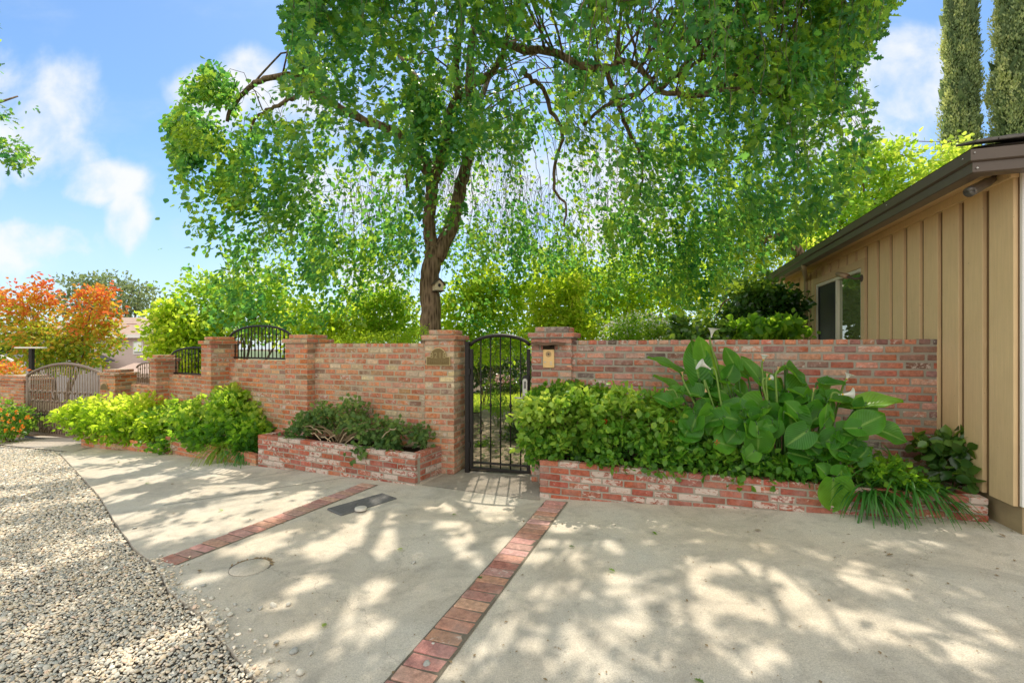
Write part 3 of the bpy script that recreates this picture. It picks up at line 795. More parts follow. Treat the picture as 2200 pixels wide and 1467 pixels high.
pA = gravel_pts(1.3, 4.4, .0145, 3.0, -.016, .45); pA[:, 2] += np.where(pA[:, 0] > xe(pA[:, 1]) - .01, .022, 0)
pB = gravel_pts(4.4, 9.9, .025, 6.0, -.020)
pos = np.concatenate([pA, pB])
st_a = stones('gravel', pA, RNG.choice([.0055, .0068, .008, .0095, .0115, .0145], len(pA), p=[.2, .25, .25, .15, .1, .05]) * RNG.uniform(.85, 1.15, len(pA)), ICO2, M['pebble'])
struct(st_a, 'stuff', 'grey and tan river pebbles filling the left foreground')
st_b = stones('gravel', pB, RNG.uniform(.010, .020, len(pB)), ICO1, M['pebble'])
struct(st_b, 'stuff', 'sunlit gravel running up to the driveway gate')
# loose pebbles on the concrete
PB = [(1168, 1452), (560, 1308), (588, 1303), (620, 1300), (535, 1312), (505, 1300), (490, 1311), (455, 1287), (437, 1259), (594, 1382), (583, 1422), (646, 1448), (631, 1402), (668, 1405), (480, 1355), (930, 1387), (917, 1429), (889, 1210), (551, 1378), (495, 1322), (470, 1334), (488, 1368), (472, 1342), (345, 1195), (290, 1135)]
pv = []
for k in range(4):
    o = stones('pebble', np.array([[0, 0, 0.]]), np.array([.0165]), ICO2, M['pebble'], np.array([[.08, .22, .5, .02][k]]), flat=.6)
    pv.append(o)
for i, (px, py) in enumerate(PB[1:]):
    o = pv[i] if i < 4 else pv[i % 4].copy()
    if i >= 4: COL.objects.link(o)
    s = random.uniform(.75, 1.35)
    q = ground_pt(px, py, .008 * s); o.location = q; o.scale = (s, s, s); o.rotation_euler = (0, 0, random.uniform(0, 6))
    tag(o, 'small loose pebble lying on the concrete near the gravel edge', 'pebble', 'loose pebbles on the concrete')

# ------------------------------------------------------------------ brick strips set in the concrete
def brick_strip(a0, a1, b0, b1, name='brick_strip', ext=.5, pal=PAL_PAVER, mat='paver'):
    """from far end (left a0, right a1 pixels) to near end (b0, b1)"""
    A = ground_pt(*a0).lerp(ground_pt(*a1), .5); B = ground_pt(*b0).lerp(ground_pt(*b1), .5)
    d = (B - A); d.z = 0; d.normalize(); s = Vector((-d.y, d.x, 0)); L = ((B - A).length) + ext; wdt = .205
    mb = MB(); x = 0
    rows = []
    for t in np.linspace(-.02, L, 40):
        c = A + d * t; rows.append([(c.x + s.x * k, c.y + s.y * k, g(c.x + s.x * k, c.y + s.y * k) + .004) for k in (-.114, -.06, 0, .06, .114)])
    mb.grid(rows, 1)
    while x < L:
        wd = .098 * random.uniform(.95, 1.05); c = A + d * (x + wd / 2) + s * random.uniform(-.006, .006); c.z = g(c.x, c.y) - .018 + random.uniform(.0, .004)
        c2 = A + d * (x + wd + .1); up = (c2 - c); up.z = g(c2.x, c2.y) - g(c.x, c.y); 
        dd = Vector((d.x, d.y, up.z / max(.01, Vector((up.x, up.y)).length)))
        mb.cbox(c, s, dd, wdt * random.uniform(.97, 1.02), wd - .004, .052, .005, 0, bcolor(pal, .25), .0015)
        x += wd + .008
    return struct(mb.build(name, [M[mat], M['joint']]))
brick_strip((1165, 1078), (1226, 1078), (815, 1467), (945, 1467))
brick_strip((772, 1041), (815, 1041), (338, 1203), (382, 1214), ext=0, pal=[((.46, .25, .19), 3), ((.50, .29, .225), 3), ((.43, .22, .16), 2)])

# utility lid, cap, round cover
q = [ground_pt(*p, .006) for p in ((700, 1101), (746, 1108), (865, 1071), (862, 1066), (800, 1058))]
c = (q[0] + q[1] + q[2] + q[4]) / 4
t = thing('utility_lid', 'dark grey rectangular textured lid set in the concrete before the gate', 'utility lid', c)
du = (q[2] - q[1]); du.z = 0; Ld = du.length; du.normalize(); dn = Vector((-du.y, du.x, 0)); Wd = abs((q[0] - q[1]).dot(dn)) * 1.0
mb = MB(); mb.cbox((c.x, c.y, c.z), du, dn, Ld, max(Wd, .26), .02, .006); mb.build('lid', M['lid'], t)
mb = MB()
for i in range(int(Ld / .03)):
    for j in range(int(max(Wd, .26) / .03)):
        p = c + du * (-Ld / 2 + .02 + i * .03) + dn * (-max(Wd, .26) / 2 + .018 + j * .03); p.z = c.z + .0105
        a = .7 if (i + j) % 2 else -.7
        uu = du * math.cos(a) + dn * math.sin(a); mb.cbox(p, uu, Vector((-uu.y, uu.x, 0)), .024, .009, .004, .0018)
mb.build('tread_pattern', M['lid'], t)
def disc(mb, c, r, h, n=28, mat=0, bev=.004):
    c = Vector(c); rr = [(r * .0, h), (r - bev, h), (r, h - bev), (r, 0)]
    mb.grid([[c + Vector((math.cos(2 * math.pi * k / n) * a, math.sin(2 * math.pi * k / n) * a, z)) for k in range(n + 1)] for a, z in rr], mat)
mb = MB(); disc(mb, ground_pt(775, 1098, .016), .055, .022)
tag(mb.build('cleanout_cap', m_plain('chalky_cap', (.55, .52, .46), .8, .2, 0, .12, 40)), 'round white cap lying on the dark utility lid', 'cap')
c = ground_pt(537, 1219, .0)
t = thing('round_cover', 'round concrete access cover with a gap around it, set in the pavement', 'access cover', c)
mb = MB(); disc(mb, c + Vector((0, 0, -.002)), .128, .008); mb.build('cover', M['concrete'], t)
mb = MB(); n = 40
for k in range(n):
    for r_, z_ in ((0, 0),): pass
rows = [[c + Vector((math.cos(2 * math.pi * k / n) * a, math.sin(2 * math.pi * k / n) * a, .003)) for k in range(n + 1)] for a in (.128, .15)]
mb = MB(); rows = [[c + Vector((math.cos(a_) * r_, math.sin(a_) * r_, .003)) for a_ in np.linspace(-.15, 3.25, 30)] for r_ in (.129, .142)]
mb.grid(rows); mb.build('gap', M['gravel_bed'], t)
mb = MB(); rows = [[c + Vector((math.cos(a_) * r_, math.sin(a_) * r_, .003)) for a_ in np.linspace(3.2, 6.2, 30)] for r_ in (.129, .1315)]
mb.grid(rows); mb.build('seam', M['gravel_bed'], t)
mb = MB()
for k in range(60):
    an = random.uniform(.2, 3.0); r = random.uniform(.128, .152)
    p = c + Vector((math.cos(an) * r, math.sin(an) * r, .006)); mb.cbox(p, (math.cos(an * 7), math.sin(an * 7), .2), (-math.sin(an * 7), math.cos(an * 7), 0), .016, .006, .004, .001)
mb.build('leaf_litter', M['stem'], t)['kind'] = 'stuff'
# pavement joints
mb = MB()
for a, b in (((352, 1085), (860, 1008)), ((505, 1032), (655, 1007))):
    A = ground_pt(*a); B = ground_pt(*b); d = (B - A).normalized(); s = Vector((-d.y, d.x, 0)) * .0035
    mb.grid([[(p.x + s.x * k, p.y + s.y * k, g(p.x, p.y) + .003) for k in (-1, 1)] for p in [A.lerp(B, i / 20) + s * 2 * mnoise.noise(Vector((i, 0, 0))) for i in range(21)]])
struct(mb.build('pavement_joint', M['soil']))
# rougher step of asphalt-like concrete in front of the gate
pts = [ground_pt(*p) for p in ((905, 1042), (1000, 1018), (1142, 1030), (1160, 1075), (1150, 1076))]
rows = []
for i in range(9):
    a = pts[0].lerp(pts[3], i / 8); b = (pts[1] + Vector((-.1, .4, 0))).lerp(pts[2] + Vector((.1, .5, 0)), i / 8)
    rows.append([(p.x, p.y, g(p.x, p.y) + .0045) for p in [a.lerp(b, j / 6) for j in range(7)]])
mb = MB(); mb.grid(rows); struct(mb.build('threshold', m_concrete('rough_threshold', (.38, .345, .30, 1), (.17, .15, .13, 1), (.42, .36, .29, 1))))

# ================================================================== WALLS AND PILLARS
WR = (.63, 5.235); WE = (3.894, 4.233)
wall('brick_wall', 'long weathered red brick wall behind the calla lilies, meeting the tan house', WR, WE, .2, -.1, EYE + .066, PAL_WALL, [M['brick_wall'], M['mortar']], .3, course=.0745)
u17, v17 = frame(17)
pillar_R = pillar('brick_pillar', 'brick gate pillar with the brass intercom plate on it', (.655, 5.165), 17, .45, .44, -.1, EYE + .215, PAL_WALL, [M['brick_wall'], M['mortar']], .3)
pillar_L = pillar('brick_pillar', 'brick gate pillar carrying the bronze house number plaque', (-.706, 5.65), 17, .385, .37, -.1, EYE + .197, PAL_MID, [M['brick_smear'], M['mortar_tan']], .3)
wall('brick_wall', 'mortar-smeared brick wall section above the planter with the sparse shrub', (-2.95, 6.77), (-1.05, 5.84), .2, -.2, EYE + .035, PAL_MID, [M['brick_smear'], M['mortar_tan']], .3)
pillar('brick_pillar', 'orange brick pillar between the high arched railing and the smeared wall', (-2.904, 6.6), 26, .45, .42, -.3, EYE + .163, PAL_ORANGE, [M['brick_lit'], M['mortar_tan']], .25)
# stepping down towards the far gate
def seg_frame(A, B):
    u = (XY(*B) - XY(*A)).normalized(); return u, Vector((-u.y, u.x, 0))
p2L = (-3.31, 6.84); p3R = (-5.03, 7.93)
wall('brick_wall', 'orange brick wall section under the tallest arched railing', (-5.05, 8.03), (-3.27, 6.92), .2, -.5, EYE - .228, PAL_ORANGE, [M['brick_lit'], M['mortar_tan']], .2)
pillar('brick_pillar', 'tall orange brick pillar between the two arched railings, with a dark right side', (-4.93, 7.62), 34, .34, .42, -.5, EYE + .15, PAL_ORANGE, [M['brick_lit'], M['mortar_tan']], .25)
wall('brick_wall', 'low brick wall section under the middle arched railing', (-6.75, 9.03), (-5.08, 8.10), .2, -.7, EYE - .55, PAL_ORANGE, [M['brick_lit'], M['mortar_tan']], .2)
pillar('brick_pillar', 'short brick pillar between the middle railing and the smallest railing', (-6.70, 8.76), 34, .30, .36, -.7, EYE - .175, PAL_ORANGE, [M['brick_lit'], M['mortar_tan']], .2)
wall('brick_wall', 'lowest brick wall section under the smallest railing by the driveway gate', (-8.2, 10.02), (-6.85, 9.12), .2, -.8, EYE - .83, PAL_ORANGE, [M['brick_lit'], M['mortar_tan']], .2)
pillar('brick_pillar', 'low broad brick pillar with arched blank plaque beside the driveway gate', (-8.4, 9.85), 19, .48, .42, -.8, EYE - .51, PAL_ORANGE, [M['brick_lit'], M['mortar_tan']], .2)
pillar('brick_pillar', 'red brick gate pier at the left edge, behind the orange flowers', (-11.53, 11.0), 19, 1.25, .5, -1.0, EYE - .72, PAL_ORANGE, [M['brick_lit'], M['mortar_tan']], .2)

# ------------------------------------------------------------------ planters
planter('whitewashed red brick planter left of the gate with a sparse shrub', (-3.5, 6.42), (-1.09, 5.24), (-.86, 5.71), (-3.2, 7.0), EYE - 1.225, -.3, 'lr', .52)
planter('middle left brick planter with the dense dark green bush and trailing grass', (-5.82, 7.82), (-3.56, 6.46), (-3.3, 6.95), (-5.3, 8.25), EYE - 1.52, -.5, 'lr', .35, pal=PAL_ORANGE, mats=[M['brick_lit'], M['mortar_tan']])
planter('farthest brick planter with the yellow-green bush by the driveway gate', (-8.39, 9.07), (-5.86, 7.85), (-5.5, 8.4), (-8.0, 9.6), EYE - 1.68, -.7, 'lr', .25, pal=PAL_ORANGE, mats=[M['brick_lit'], M['mortar_tan']])
up_, vp_ = frame(19.5)
PFL = Vector((.285, 4.75, 0)); PFR = PFL + up_ * 3.56
planter('long whitewashed red brick planter under the calla lilies right of the gate', PFL[:2], PFR[:2], (PFR + vp_ * .62)[:2], (PFL + vp_ * .50)[:2], EYE - 1.165, -.12, 'lr', .50)

# ================================================================== IRONWORK
def arch_z(x, W, zs, zc):
    return zs + (zc - zs) * math.sqrt(max(0, 1 - ((x - W / 2) / (W / 2 * 1.04)) ** 2))
def knuckle(mb, p, r=.016, h=.05):
    p = Vector(p); mb.tube([p + Vector((0, 0, z * h)) for z in (-.5, -.3, 0, .3, .5)], [r * .55, r * .9, r, r * .9, r * .55], 8)
def railing(label, A, B, zb, zs, zc, nb, mat=None):
    A = XY(*A); B = XY(*B); u = (B - A).normalized(); v = Vector((-u.y, u.x, 0)); W = (B - A).length
    mid = (A + B) / 2
    t = thing('iron_railing', label, 'railing', (mid.x, mid.y, zb), 'arched iron railings on the stepped wall')
    mat = mat or M['iron']
    mb = MB(); mb.tube([A + u * x + Vector((0, 0, arch_z(x, W, zs, zc))) for x in np.linspace(0, W, 25)], .019, 6); mb.build('top_rail', mat, t)
    mb = MB(); mb.box(mid + Vector((0, 0, zb + .02)), u, v, W, .03, .028); mb.build('bottom_rail', mat, t)
    for i in range(nb):
        x = W * (i + .7) / (nb + .4); p = A + u * x; top = arch_z(x, W, zs, zc)
        mb = MB(); mb.tube([p + Vector((0, 0, zb + .03)), p + Vector((0, 0, top - .012))], .0085, 6)
        H = top - zb
        for f in ((.28, .78) if i % 2 else (.5,)): knuckle(mb, p + Vector((0, 0, zb + H * f)))
        mb.build('baluster', mat, t)
    return t
railing('tallest arched black iron railing, on the wall nearest the gate', (-4.85, 8.0), (-3.36, 7.07), EYE - .225, EYE + .09, EYE + .315, 17)
railing('middle arched iron railing, shorter and farther down the stepped wall', (-6.65, 9.07), (-5.12, 8.22), EYE - .548, EYE - .26, EYE - .04, 15)
railing('smallest arched iron railing at the low end beside the driveway gate', (-8.12, 10.07), (-6.90, 9.26), EYE - .828, EYE - .52, EYE - .36, 12, M['iron_brown'])

# garden gate
GL = Vector((-.515, 5.75, 0)); GW = .762; zg = .03
t = thing('garden_gate', 'black arched iron garden gate with mesh screen between the brick pillars', 'gate', (GL.x + u17.x * GW / 2, GL.y + u17.y * GW / 2, zg))
zsh, zcr = EYE - .045, EYE + .12
mb = MB()
for x in (.018, GW - .018):
    p = GL + u17 * x; mb.box(p + Vector((0, 0, (zsh + zg + .02) / 2)), u17, v17, .036, .036, zsh - zg - .02)
mb.tube([GL + u17 * x + Vector((0, 0, arch_z(x, GW, zsh, zcr))) for x in np.linspace(0, GW, 29)], .021, 8)
mb.box(GL + u17 * (GW / 2) + Vector((0, 0, zg + .035)), u17, v17, GW - .075, .03, .03)
mb.box(GL + u17 * (GW / 2) + Vector((0, 0, zg + .105)), u17, v17, GW - .075, .028, .022)
mb.build('frame', M['iron'], t)
for i in range(5):
    x = GW * (i + 1) / 6 + .012; p = GL + u17 * x; top = arch_z(x, GW, zsh, zcr) - .015
    mb = MB(); mb.tube([p + Vector((0, 0, zg + .05)), p + Vector((0, 0, top))], .0095, 6)
    for f in ((.30, .69) if i % 2 == 0 else (.5, )): knuckle(mb, p + Vector((0, 0, zg + (top - zg) * f)), .018, .05)
    mb.build('bar', M['iron'], t)
mb = MB(); st = .017   # expanded metal screen behind the bars, real wires
def clipz(x): return arch_z(min(max(x, .0), GW), GW, zsh, zcr) - .03
off = v17 * .022
for sgn in (1, -1):
    k = -1.6
    while k < 2.6:
        # line z = zg + sgn*1.7*(x - k)
        P_ = []
        for x in np.linspace(.035, GW - .035, 28):
            z = zg + .06 + sgn * 1.5 * (x - k)
            P_.append((x, z, zg + .06 < z < clipz(x)))
        ins = [q for q in P_ if q[2]]
        if len(ins) > 1:
            a, b = ins[0], ins[-1]; A = GL + u17 * a[0] + off + Vector((0, 0, a[1])); B = GL + u17 * b[0] + off + Vector((0, 0, b[1]))
            mb.tube([A, B], .0011, 3, cap=False, smooth=False)
        k += st
mb.build('mesh_screen', M['iron'], t)
lp = GL + u17 * (GW - .045) - v17 * .03; lz = EYE - .5
mb = MB(); mb.box(lp + Vector((0, 0, lz)), u17, v17, .075, .012, .28); mb.build('lock_plate', M['black'], t)
kp = MB(); pr = [(-.028, -.105), (.028, -.105), (.028, .07)] + [(.028 * math.cos(a), .07 + .03 * math.sin(a)) for a in np.linspace(.3, 2.84, 8)] + [(-.028, .07)]
ctr = lp - v17 * .036 + Vector((0, 0, lz + .01))
kp.prism([ctr + u17 * a + Vector((0, 0, b)) for a, b in pr], v17, .03); kpo = kp.build('keypad', M['steel'], t)
kb = MB(); kb.box(ctr - v17 * .001 + Vector((0, 0, .025)), u17, v17, .02, .006, .085); 
kb.build('button_strip', M['black'], kpo)
kb = MB()
for i in range(5):
    kb.box(ctr - v17 * .004 + Vector((0, 0, .055 - i * .0155)), u17, v17, .009, .004, .006)
kb.build('buttons', M['steel'], kpo)
mb = MB(); h0 = lp - v17 * .02 + Vector((0, 0, lz - .115)); mb.tube([h0, h0 - v17 * .045, h0 - v17 * .055 - u17 * .03, h0 - v17 * .055 - u17 * .115], [.011, .011, .010, .008], 8)
mb.build('handle', M['steel'], t)
mb = MB(); hp = GL - u17 * .035; mb.box(hp + Vector((0, 0, (EYE + .05) / 2)), u17, v17, .05, .06, EYE + .05 - .0)
hp2 = GL - u17 * .0; 
for z in (.35, 1.25): mb.box(GL - u17 * .006 - v17 * .03 + Vector((0, 0, z)), u17, v17, .03, .022, .07)
tag(mb.build('gate_post', M['iron']), 'thin black steel hinge post of the garden gate beside the left pillar', 'gate post')

# driveway gate
DL = Vector((-11.44, 11.0, 0)); DR = Vector((-8.96, 10.15, 0)); ud = (DR - DL).normalized(); vd = Vector((-ud.y, ud.x, 0)); DW = (DR - DL).length
zb0 = EYE - 2.08; zsl, zcd = EYE - .71, EYE - .45
t = thing('driveway_gate', 'wide arched brown iron driveway gate at the far left', 'gate', ((DL.x + DR.x) / 2, (DL.y + DR.y) / 2, zb0))
mb = MB()
def dz(x):
    f = x / DW; return zsl + (zcd - zsl) * math.sin(math.pi * min(1, f * .97)) ** .8 + .06 * f
mb.tube([DL + ud * x + Vector((0, 0, dz(x))) for x in np.linspace(0, DW, 30)], .032, 8)
mb.tube([DL + Vector((0, 0, zb0 - .05)), DL + Vector((0, 0, dz(0)))], .036, 8); mb.tube([DR + Vector((0, 0, zb0)), DR + Vector((0, 0, dz(DW)))], .03, 8)
mb.box((DL + DR) / 2 + Vector((0, 0, zb0 + .03)), ud, vd, DW - .05, .05, .06)
mb.build('frame', M['iron_brown'], t)
for z in (EYE - .98, EYE - 1.22): pass
for i in range(28):
    x = DW * (i + 1) / 29; p = DL + ud * x
    mb = MB(); mb.tube([p + Vector((0, 0, zb0 + .05)), p + Vector((0, 0, dz(x) - .02))], .0105, 5)
    zz = [EYE - 1.07, EYE - 1.29, EYE - 1.52, EYE - 1.74, EYE - 1.93]
    for k, z in enumerate(zz):
        if (k + i) % 2 == 0: knuckle(mb, p + Vector((0, 0, z)), .028, .07)
    mb.build('baluster', M['iron_brown'], t)
mb = MB(); mb.box(DL.lerp(DR, .5) + vd * .05 + Vector((0, 0, zb0 + .42)), ud, vd, DW - .1, .012, .74)
mb.build('screen_panel', M['screen'] if False else m_plain('brown_gate_panel', (.42, .31, .23), .7, .3, 0, .12, 10), t)
mb = MB(); mb.tube([DL + ud * .45 - vd * .1 + Vector((0, 0, zb0 + .5)), DL + ud * 1.05 - vd * .12 + Vector((0, 0, zb0 + .5))], .022, 6)
mb.tube([DL + ud * .05 - vd * .06 + Vector((0, 0, zb0 - .06)), DL + ud * 1.9 - vd * .25 + Vector((0, 0, zb0 - .05))], .028, 6)
mb.build('opener_arm', M['iron'], t)

# ------------------------------------------------------------------ plaques, intercom
def plaque(name, label, C, u, n, W, Hb, R, t_=.016, mat='bronze', parentpos=None):
    """base rectangle W x Hb with a half round of radius R on top; C = centre of the bottom edge"""
    t = thing(name, label, 'plaque', C); C = Vector(C); z = Vector((0, 0, 1))
    def outline(g_):
        pts = [(-W / 2 + g_, g_), (W / 2 - g_, g_)]
        if Hb > R * .2: pts += [(W / 2 - g_, Hb - g_), (R - g_ + .0, Hb - g_)]
        rr = R - g_
        pts += [(rr * math.cos(a), Hb - g_ * .3 + rr * math.sin(a) * 1.0) for a in np.linspace(.12, math.pi - .12, 15)]
        if Hb > R * .2: pts += [(-R + g_, Hb - g_), (-W / 2 + g_, Hb - g_)]
        return [C + u * a + z * b for a, b in pts]
    mb = MB(); mb.prism(outline(0), n, t_); mb.build('border', M['bronze_hi'] if mat == 'bronze' else M[mat], t)
    mb = MB(); mb.prism(outline(.007), n, t_ + .0015); f = mb.build('panel', M[mat], t)
    return t
def text_mesh(s, size, origin, u, n, depth, mat, parent, name='numerals'):
    cu = bpy.data.curves.new('txt', 'FONT'); cu.body = s; cu.size = size; cu.extrude = depth; cu.align_x = 'CENTER'; cu.resolution_u = 3; cu.space_character = 1.15
    ob = bpy.data.objects.new('txt', cu); COL.objects.link(ob)
    bpy.context.view_layer.update()
    me = bpy.data.meshes.new_from_object(ob.evaluated_get(bpy.context.evaluated_depsgraph_get()))
    bpy.data.objects.remove(ob); bpy.data.curves.remove(cu)
    me.name = name
    u = Vector(u); n = Vector(n)
    for v in me.vertices: v.co = Vector(origin) + u * v.co.x + Vector((0, 0, 1)) * v.co.y + n * v.co.z
    me.materials.clear(); me.materials.append(mat)
    return link(name, me, parent)
pc = Vector((-.706, 5.65, 0)) - u17 * .2 - v17 * .006; pc.z = EYE - .247
pq = plaque('address_plaque', 'bronze arched plaque with the number 8218 on the left gate pillar', pc, u17, -v17, .318, .112, .108)
text_mesh('8218', .098, pc + Vector((0, 0, .094)) - v17 * .0175, u17, -v17, .003, m_plain('worn_numerals', (.34, .27, .125), .45, .5, .5, .1, 40), pq)
mb = MB()   # worn, unreadable raised line of lettering
for x, h in ((-.112, .05), (-.085, .034), (-.06, .036), (-.037, .034), (-.012, .036), (.014, .034), (.052, .05), (.078, .034), (.1, .036), (.12, .034)):
    mb.tube([pc + u17 * x - v17 * .0178 + Vector((0, 0, .03)), pc + u17 * (x + .002) - v17 * .0178 + Vector((0, 0, .03 + h))], .0028, 5)
    if random.random() < .6: mb.tube([pc + u17 * x - v17 * .0178 + Vector((0, 0, .03 + h)), pc + u17 * (x + .012) - v17 * .0178 + Vector((0, 0, .03 + h * .9))], .0022, 5)
mb.build('lettering', m_plain('worn_bronze', (.26, .20, .09), .45, .5, .5, .1, 40), pq)
u19, v19 = frame(19)
bp = Vector((-8.4, 9.85, 0)) - u19 * .32 - v19 * .008; bp.z = EYE - .95
plaque('arched_plaque', 'blank arched bronze plaque on the low pillar beside the driveway gate', bp, u19, -v19, .24, .03, .115)
# intercom
ic = Vector((.655, 5.165, 0)) - u17 * .25 - v17 * .008
t = thing('intercom', 'brass intercom plate with round speaker on the right gate pillar', 'intercom', (ic.x, ic.y, EYE - .24))
def icp(a, b, o=0): return ic + u17 * a - v17 * o + Vector((0, 0, EYE - .148 + b))
mb = MB(); mb.cbox(icp(0, 0, .006), u17, v17, .128, .014, .205, .003); mb.build('plate', M['brass'], t)
mb = MB()
n = 24
for r0, r1, o in ((0, .014, .0155), (.02, .024, .0150), (.028, .031, .0145)):
    mb.grid([[icp(math.cos(2 * math.pi * k / n) * r, .05 + math.sin(2 * math.pi * k / n) * r, o) for k in range(n + 1)] for r in (r0, r1)])
mb.build('speaker', M['darkwood'], t)
for a, b in ((-.04, -.04), (.028, -.04), (.03, -.062)):
    mb = MB(); mb.cbox(icp(a, b, .014), u17, v17, .024, .006, .010, .002); mb.build('button', M['steel'], t)
for a in (-.052, .052):
    for b in (-.09, .09): mb = MB(); mb.tube([icp(a, b, .012), icp(a, b, .0155)], .0035, 7); mb.build('screw', M['bronze'], t)
mb = MB(); mb.box(icp(.0, .125, .004), u17, v17, .13, .008, .045); mb.build('recess', M['soil'], t)
hd = ic - v17 * .0
mb = MB(); rows = []
for k in range(9):
    a = -.19 + .38 * k / 8; wv = .006 * math.sin(k * 1.4)
    rows.append([icp(a, .185 + wv, .0), icp(a, .178 + wv, .05), icp(a, .155 + wv, .085), icp(a, .150 + wv, .084), icp(a, .172 + wv, .045), icp(a, .178 + wv, .0)])
mb.grid(rows, smooth=False)
tag(mb.build('rain_hood', M['rust']), 'rusty bent sheet metal hood above the brass intercom', 'rain hood')

# ================================================================== TAN HOUSE
W0 = Vector((3.894, 4.233, 0)); Ecor = Vector((3.134, 3.18, 0))
def sp_(s, o=0, z=0): return W0 + v17 * s - u17 * o + Vector((0, 0, z))
S0, S1 = -.96, 6.15
zlo, zhi = EYE - 1.145, EYE + 1.30
M['channel_shade'] = m_siding('siding_channel_shade', (.20, .12, .06))  # recess shade between the boards painted in as dark brown
house = thing('house', 'tan board and batten house with brown gutter on the right', 'house', (6.5, 5, g(6, 5)))
mb = MB()
ws0, ws1, wz0, wz1 = 1.61, 3.33, EYE - .25, EYE + .968
for a, b, z0, z1 in ((S0, ws0, zlo, zhi), (ws1, S1, zlo, zhi), (ws0, ws1, zlo, wz0), (ws0, ws1, wz1, zhi)):
    mb.box(sp_((a + b) / 2, -.025, (z0 + z1) / 2), v17, u17, b - a, .05, z1 - z0, 1)
k = 0
while S0 + .303 * k < S1:
    s0 = S0 + .303 * k + (.024 if k else .0) + .012; s1 = min(S0 + .303 * (k + 1) - .036, S1)
    segs = [(s0, s1, zlo - .004 - .006 * random.random(), zhi - .012)]
    lo, hi = ws0 - .1, ws1 + .1
    if s1 > lo and s0 < hi:
        segs = []
        if s0 < lo: segs.append((s0, lo - .002, zlo - .004, zhi - .012))
        if s1 > hi: segs.append((hi + .002, s1, zlo - .004, zhi - .012))
        m0, m1 = max(s0, lo), min(s1, hi)
        segs += [(m0, m1, zlo - .004, wz0 - .102), (m0, m1, wz1 + .102, zhi - .012)]
    for q0, q1, z0, z1 in segs:
        if q1 - q0 > .01: mb.cbox(sp_((q0 + q1) / 2, .0125, (z0 + z1) / 2), v17, u17, q1 - q0, .027, z1 - z0, .002)
    k += 1
mb.cbox(sp_((S0 + S1) / 2, .024, zhi - .05), v17, u17, S1 - S0, .05, .1, .003)
# front face, only a sliver of it is in view
cs = sp_(S0)
mb.box(cs + u17 * 2.6 + v17 * .026 + Vector((0, 0, (zlo + zhi) / 2)), u17, v17, 5.0, .05, zhi - zlo)
for k in range(1, 16): mb.cbox(cs + u17 * (.1 + .303 * k) - v17 * .009 + Vector((0, 0, (zlo + zhi) / 2)), u17, v17, .046, .021, zhi - zlo, .002)
mb.build('siding', [M['siding'], M['channel_shade']], house)
mb = MB(); mb.cbox(cs + u17 * .052 - v17 * .012 + Vector((0, 0, (zlo + zhi) / 2)), u17, v17, .1, .028, zhi - zlo, .003); mb.build('corner_board', M['white'], house)
mb = MB(); mb.box(sp_((S0 + S1) / 2, -.045, zlo - .25), v17, u17, S1 - S0 - .01, .05, .5); mb.box(cs + u17 * 2.6 + v17 * .06 + Vector((0, 0, zlo - .25)), u17, v17, 5, .05, .5)
mb.build('foundation', m_plain('painted_foundation', (.34, .26, .15), .9, .2, 0, .2, 6, .3), house)
# window
mb = MB()
for a, b, z0, z1 in ((ws0 - .1, ws0, wz0 - .1, wz1 + .1), (ws1, ws1 + .1, wz0 - .1, wz1 + .1), (ws0, ws1, wz1, wz1 + .1), (ws0, ws1, wz0 - .1, wz0)):
    mb.cbox(sp_((a + b) / 2, .016, (z0 + z1) / 2), v17, u17, b - a, .036, z1 - z0, .002)
mb.build('window_trim', M['trim'], house)
mb = MB(); fw = .045; wm_ = 2.47
for a, b, z0, z1 in ((ws0, ws0 + fw, wz0, wz1), (ws1 - fw, ws1, wz0, wz1), (ws0 + fw, ws1 - fw, wz1 - fw, wz1), (ws0 + fw, ws1 - fw, wz0, wz0 + fw), (wm_ - .03, wm_ + .03, wz0 + fw, wz1 - fw)):
    mb.cbox(sp_((a + b) / 2, -.004, (z0 + z1) / 2), v17, u17, b - a, .05, z1 - z0, .004)
win = mb.build('window', M['vinyl'], house)
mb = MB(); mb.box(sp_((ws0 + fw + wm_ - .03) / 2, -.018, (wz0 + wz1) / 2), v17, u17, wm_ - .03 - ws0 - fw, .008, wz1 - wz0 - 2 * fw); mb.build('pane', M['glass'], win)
mb = MB(); mb.box(sp_((ws1 - fw + wm_ + .03) / 2, -.012, (wz0 + wz1) / 2), v17, u17, ws1 - fw - wm_ - .03, .006, wz1 - wz0 - 2 * fw)
for a, b in ((wm_ + .03, wm_ + .05), (ws1 - fw - .02, ws1 - fw)): mb.box(sp_((a + b) / 2, -.004, (wz0 + wz1) / 2), v17, u17, b - a, .014, wz1 - wz0 - 2 * fw)
mb.build('insect_screen', M['screen'], win)
# eaves
EV, EU = 6.32, 5.2
def path_sweep(mb, pts, outs, prof, closed=True):
    rows = [[p + o * a + Vector((0, 0, z)) for a, z in prof] for p, o in zip(pts, outs)]
    mb.grid(rows, smooth=False)
pts = [Ecor + v17 * EV, Ecor, Ecor + u17 * EU]; outs = [-u17, -u17 - v17, -v17]
zt, zbm = EYE + 1.342, EYE + 1.182
mb = MB(); path_sweep(mb, pts, outs, [(-.12, zt - .01), (-.012, zt), (0, zt - .004), (0, zt - .078), (-.006, zt - .084), (-.02, zt - .09), (-.02, zbm + .006), (-.028, zbm), (-.12, zbm), (-.12, zt - .01)])
mb.build('gutter', M['gutter'], house)
mb = MB(); path_sweep(mb, pts, outs, [(-.12, zbm + .012), (-.145, zbm + .012), (-.145, zt), (-.12, zt)]); 
path_sweep(mb, pts, outs, [(-.146, zbm + .03), (-.48, zhi + .0)]); mb.build('soffit', M['trim'], house)
mb = MB()
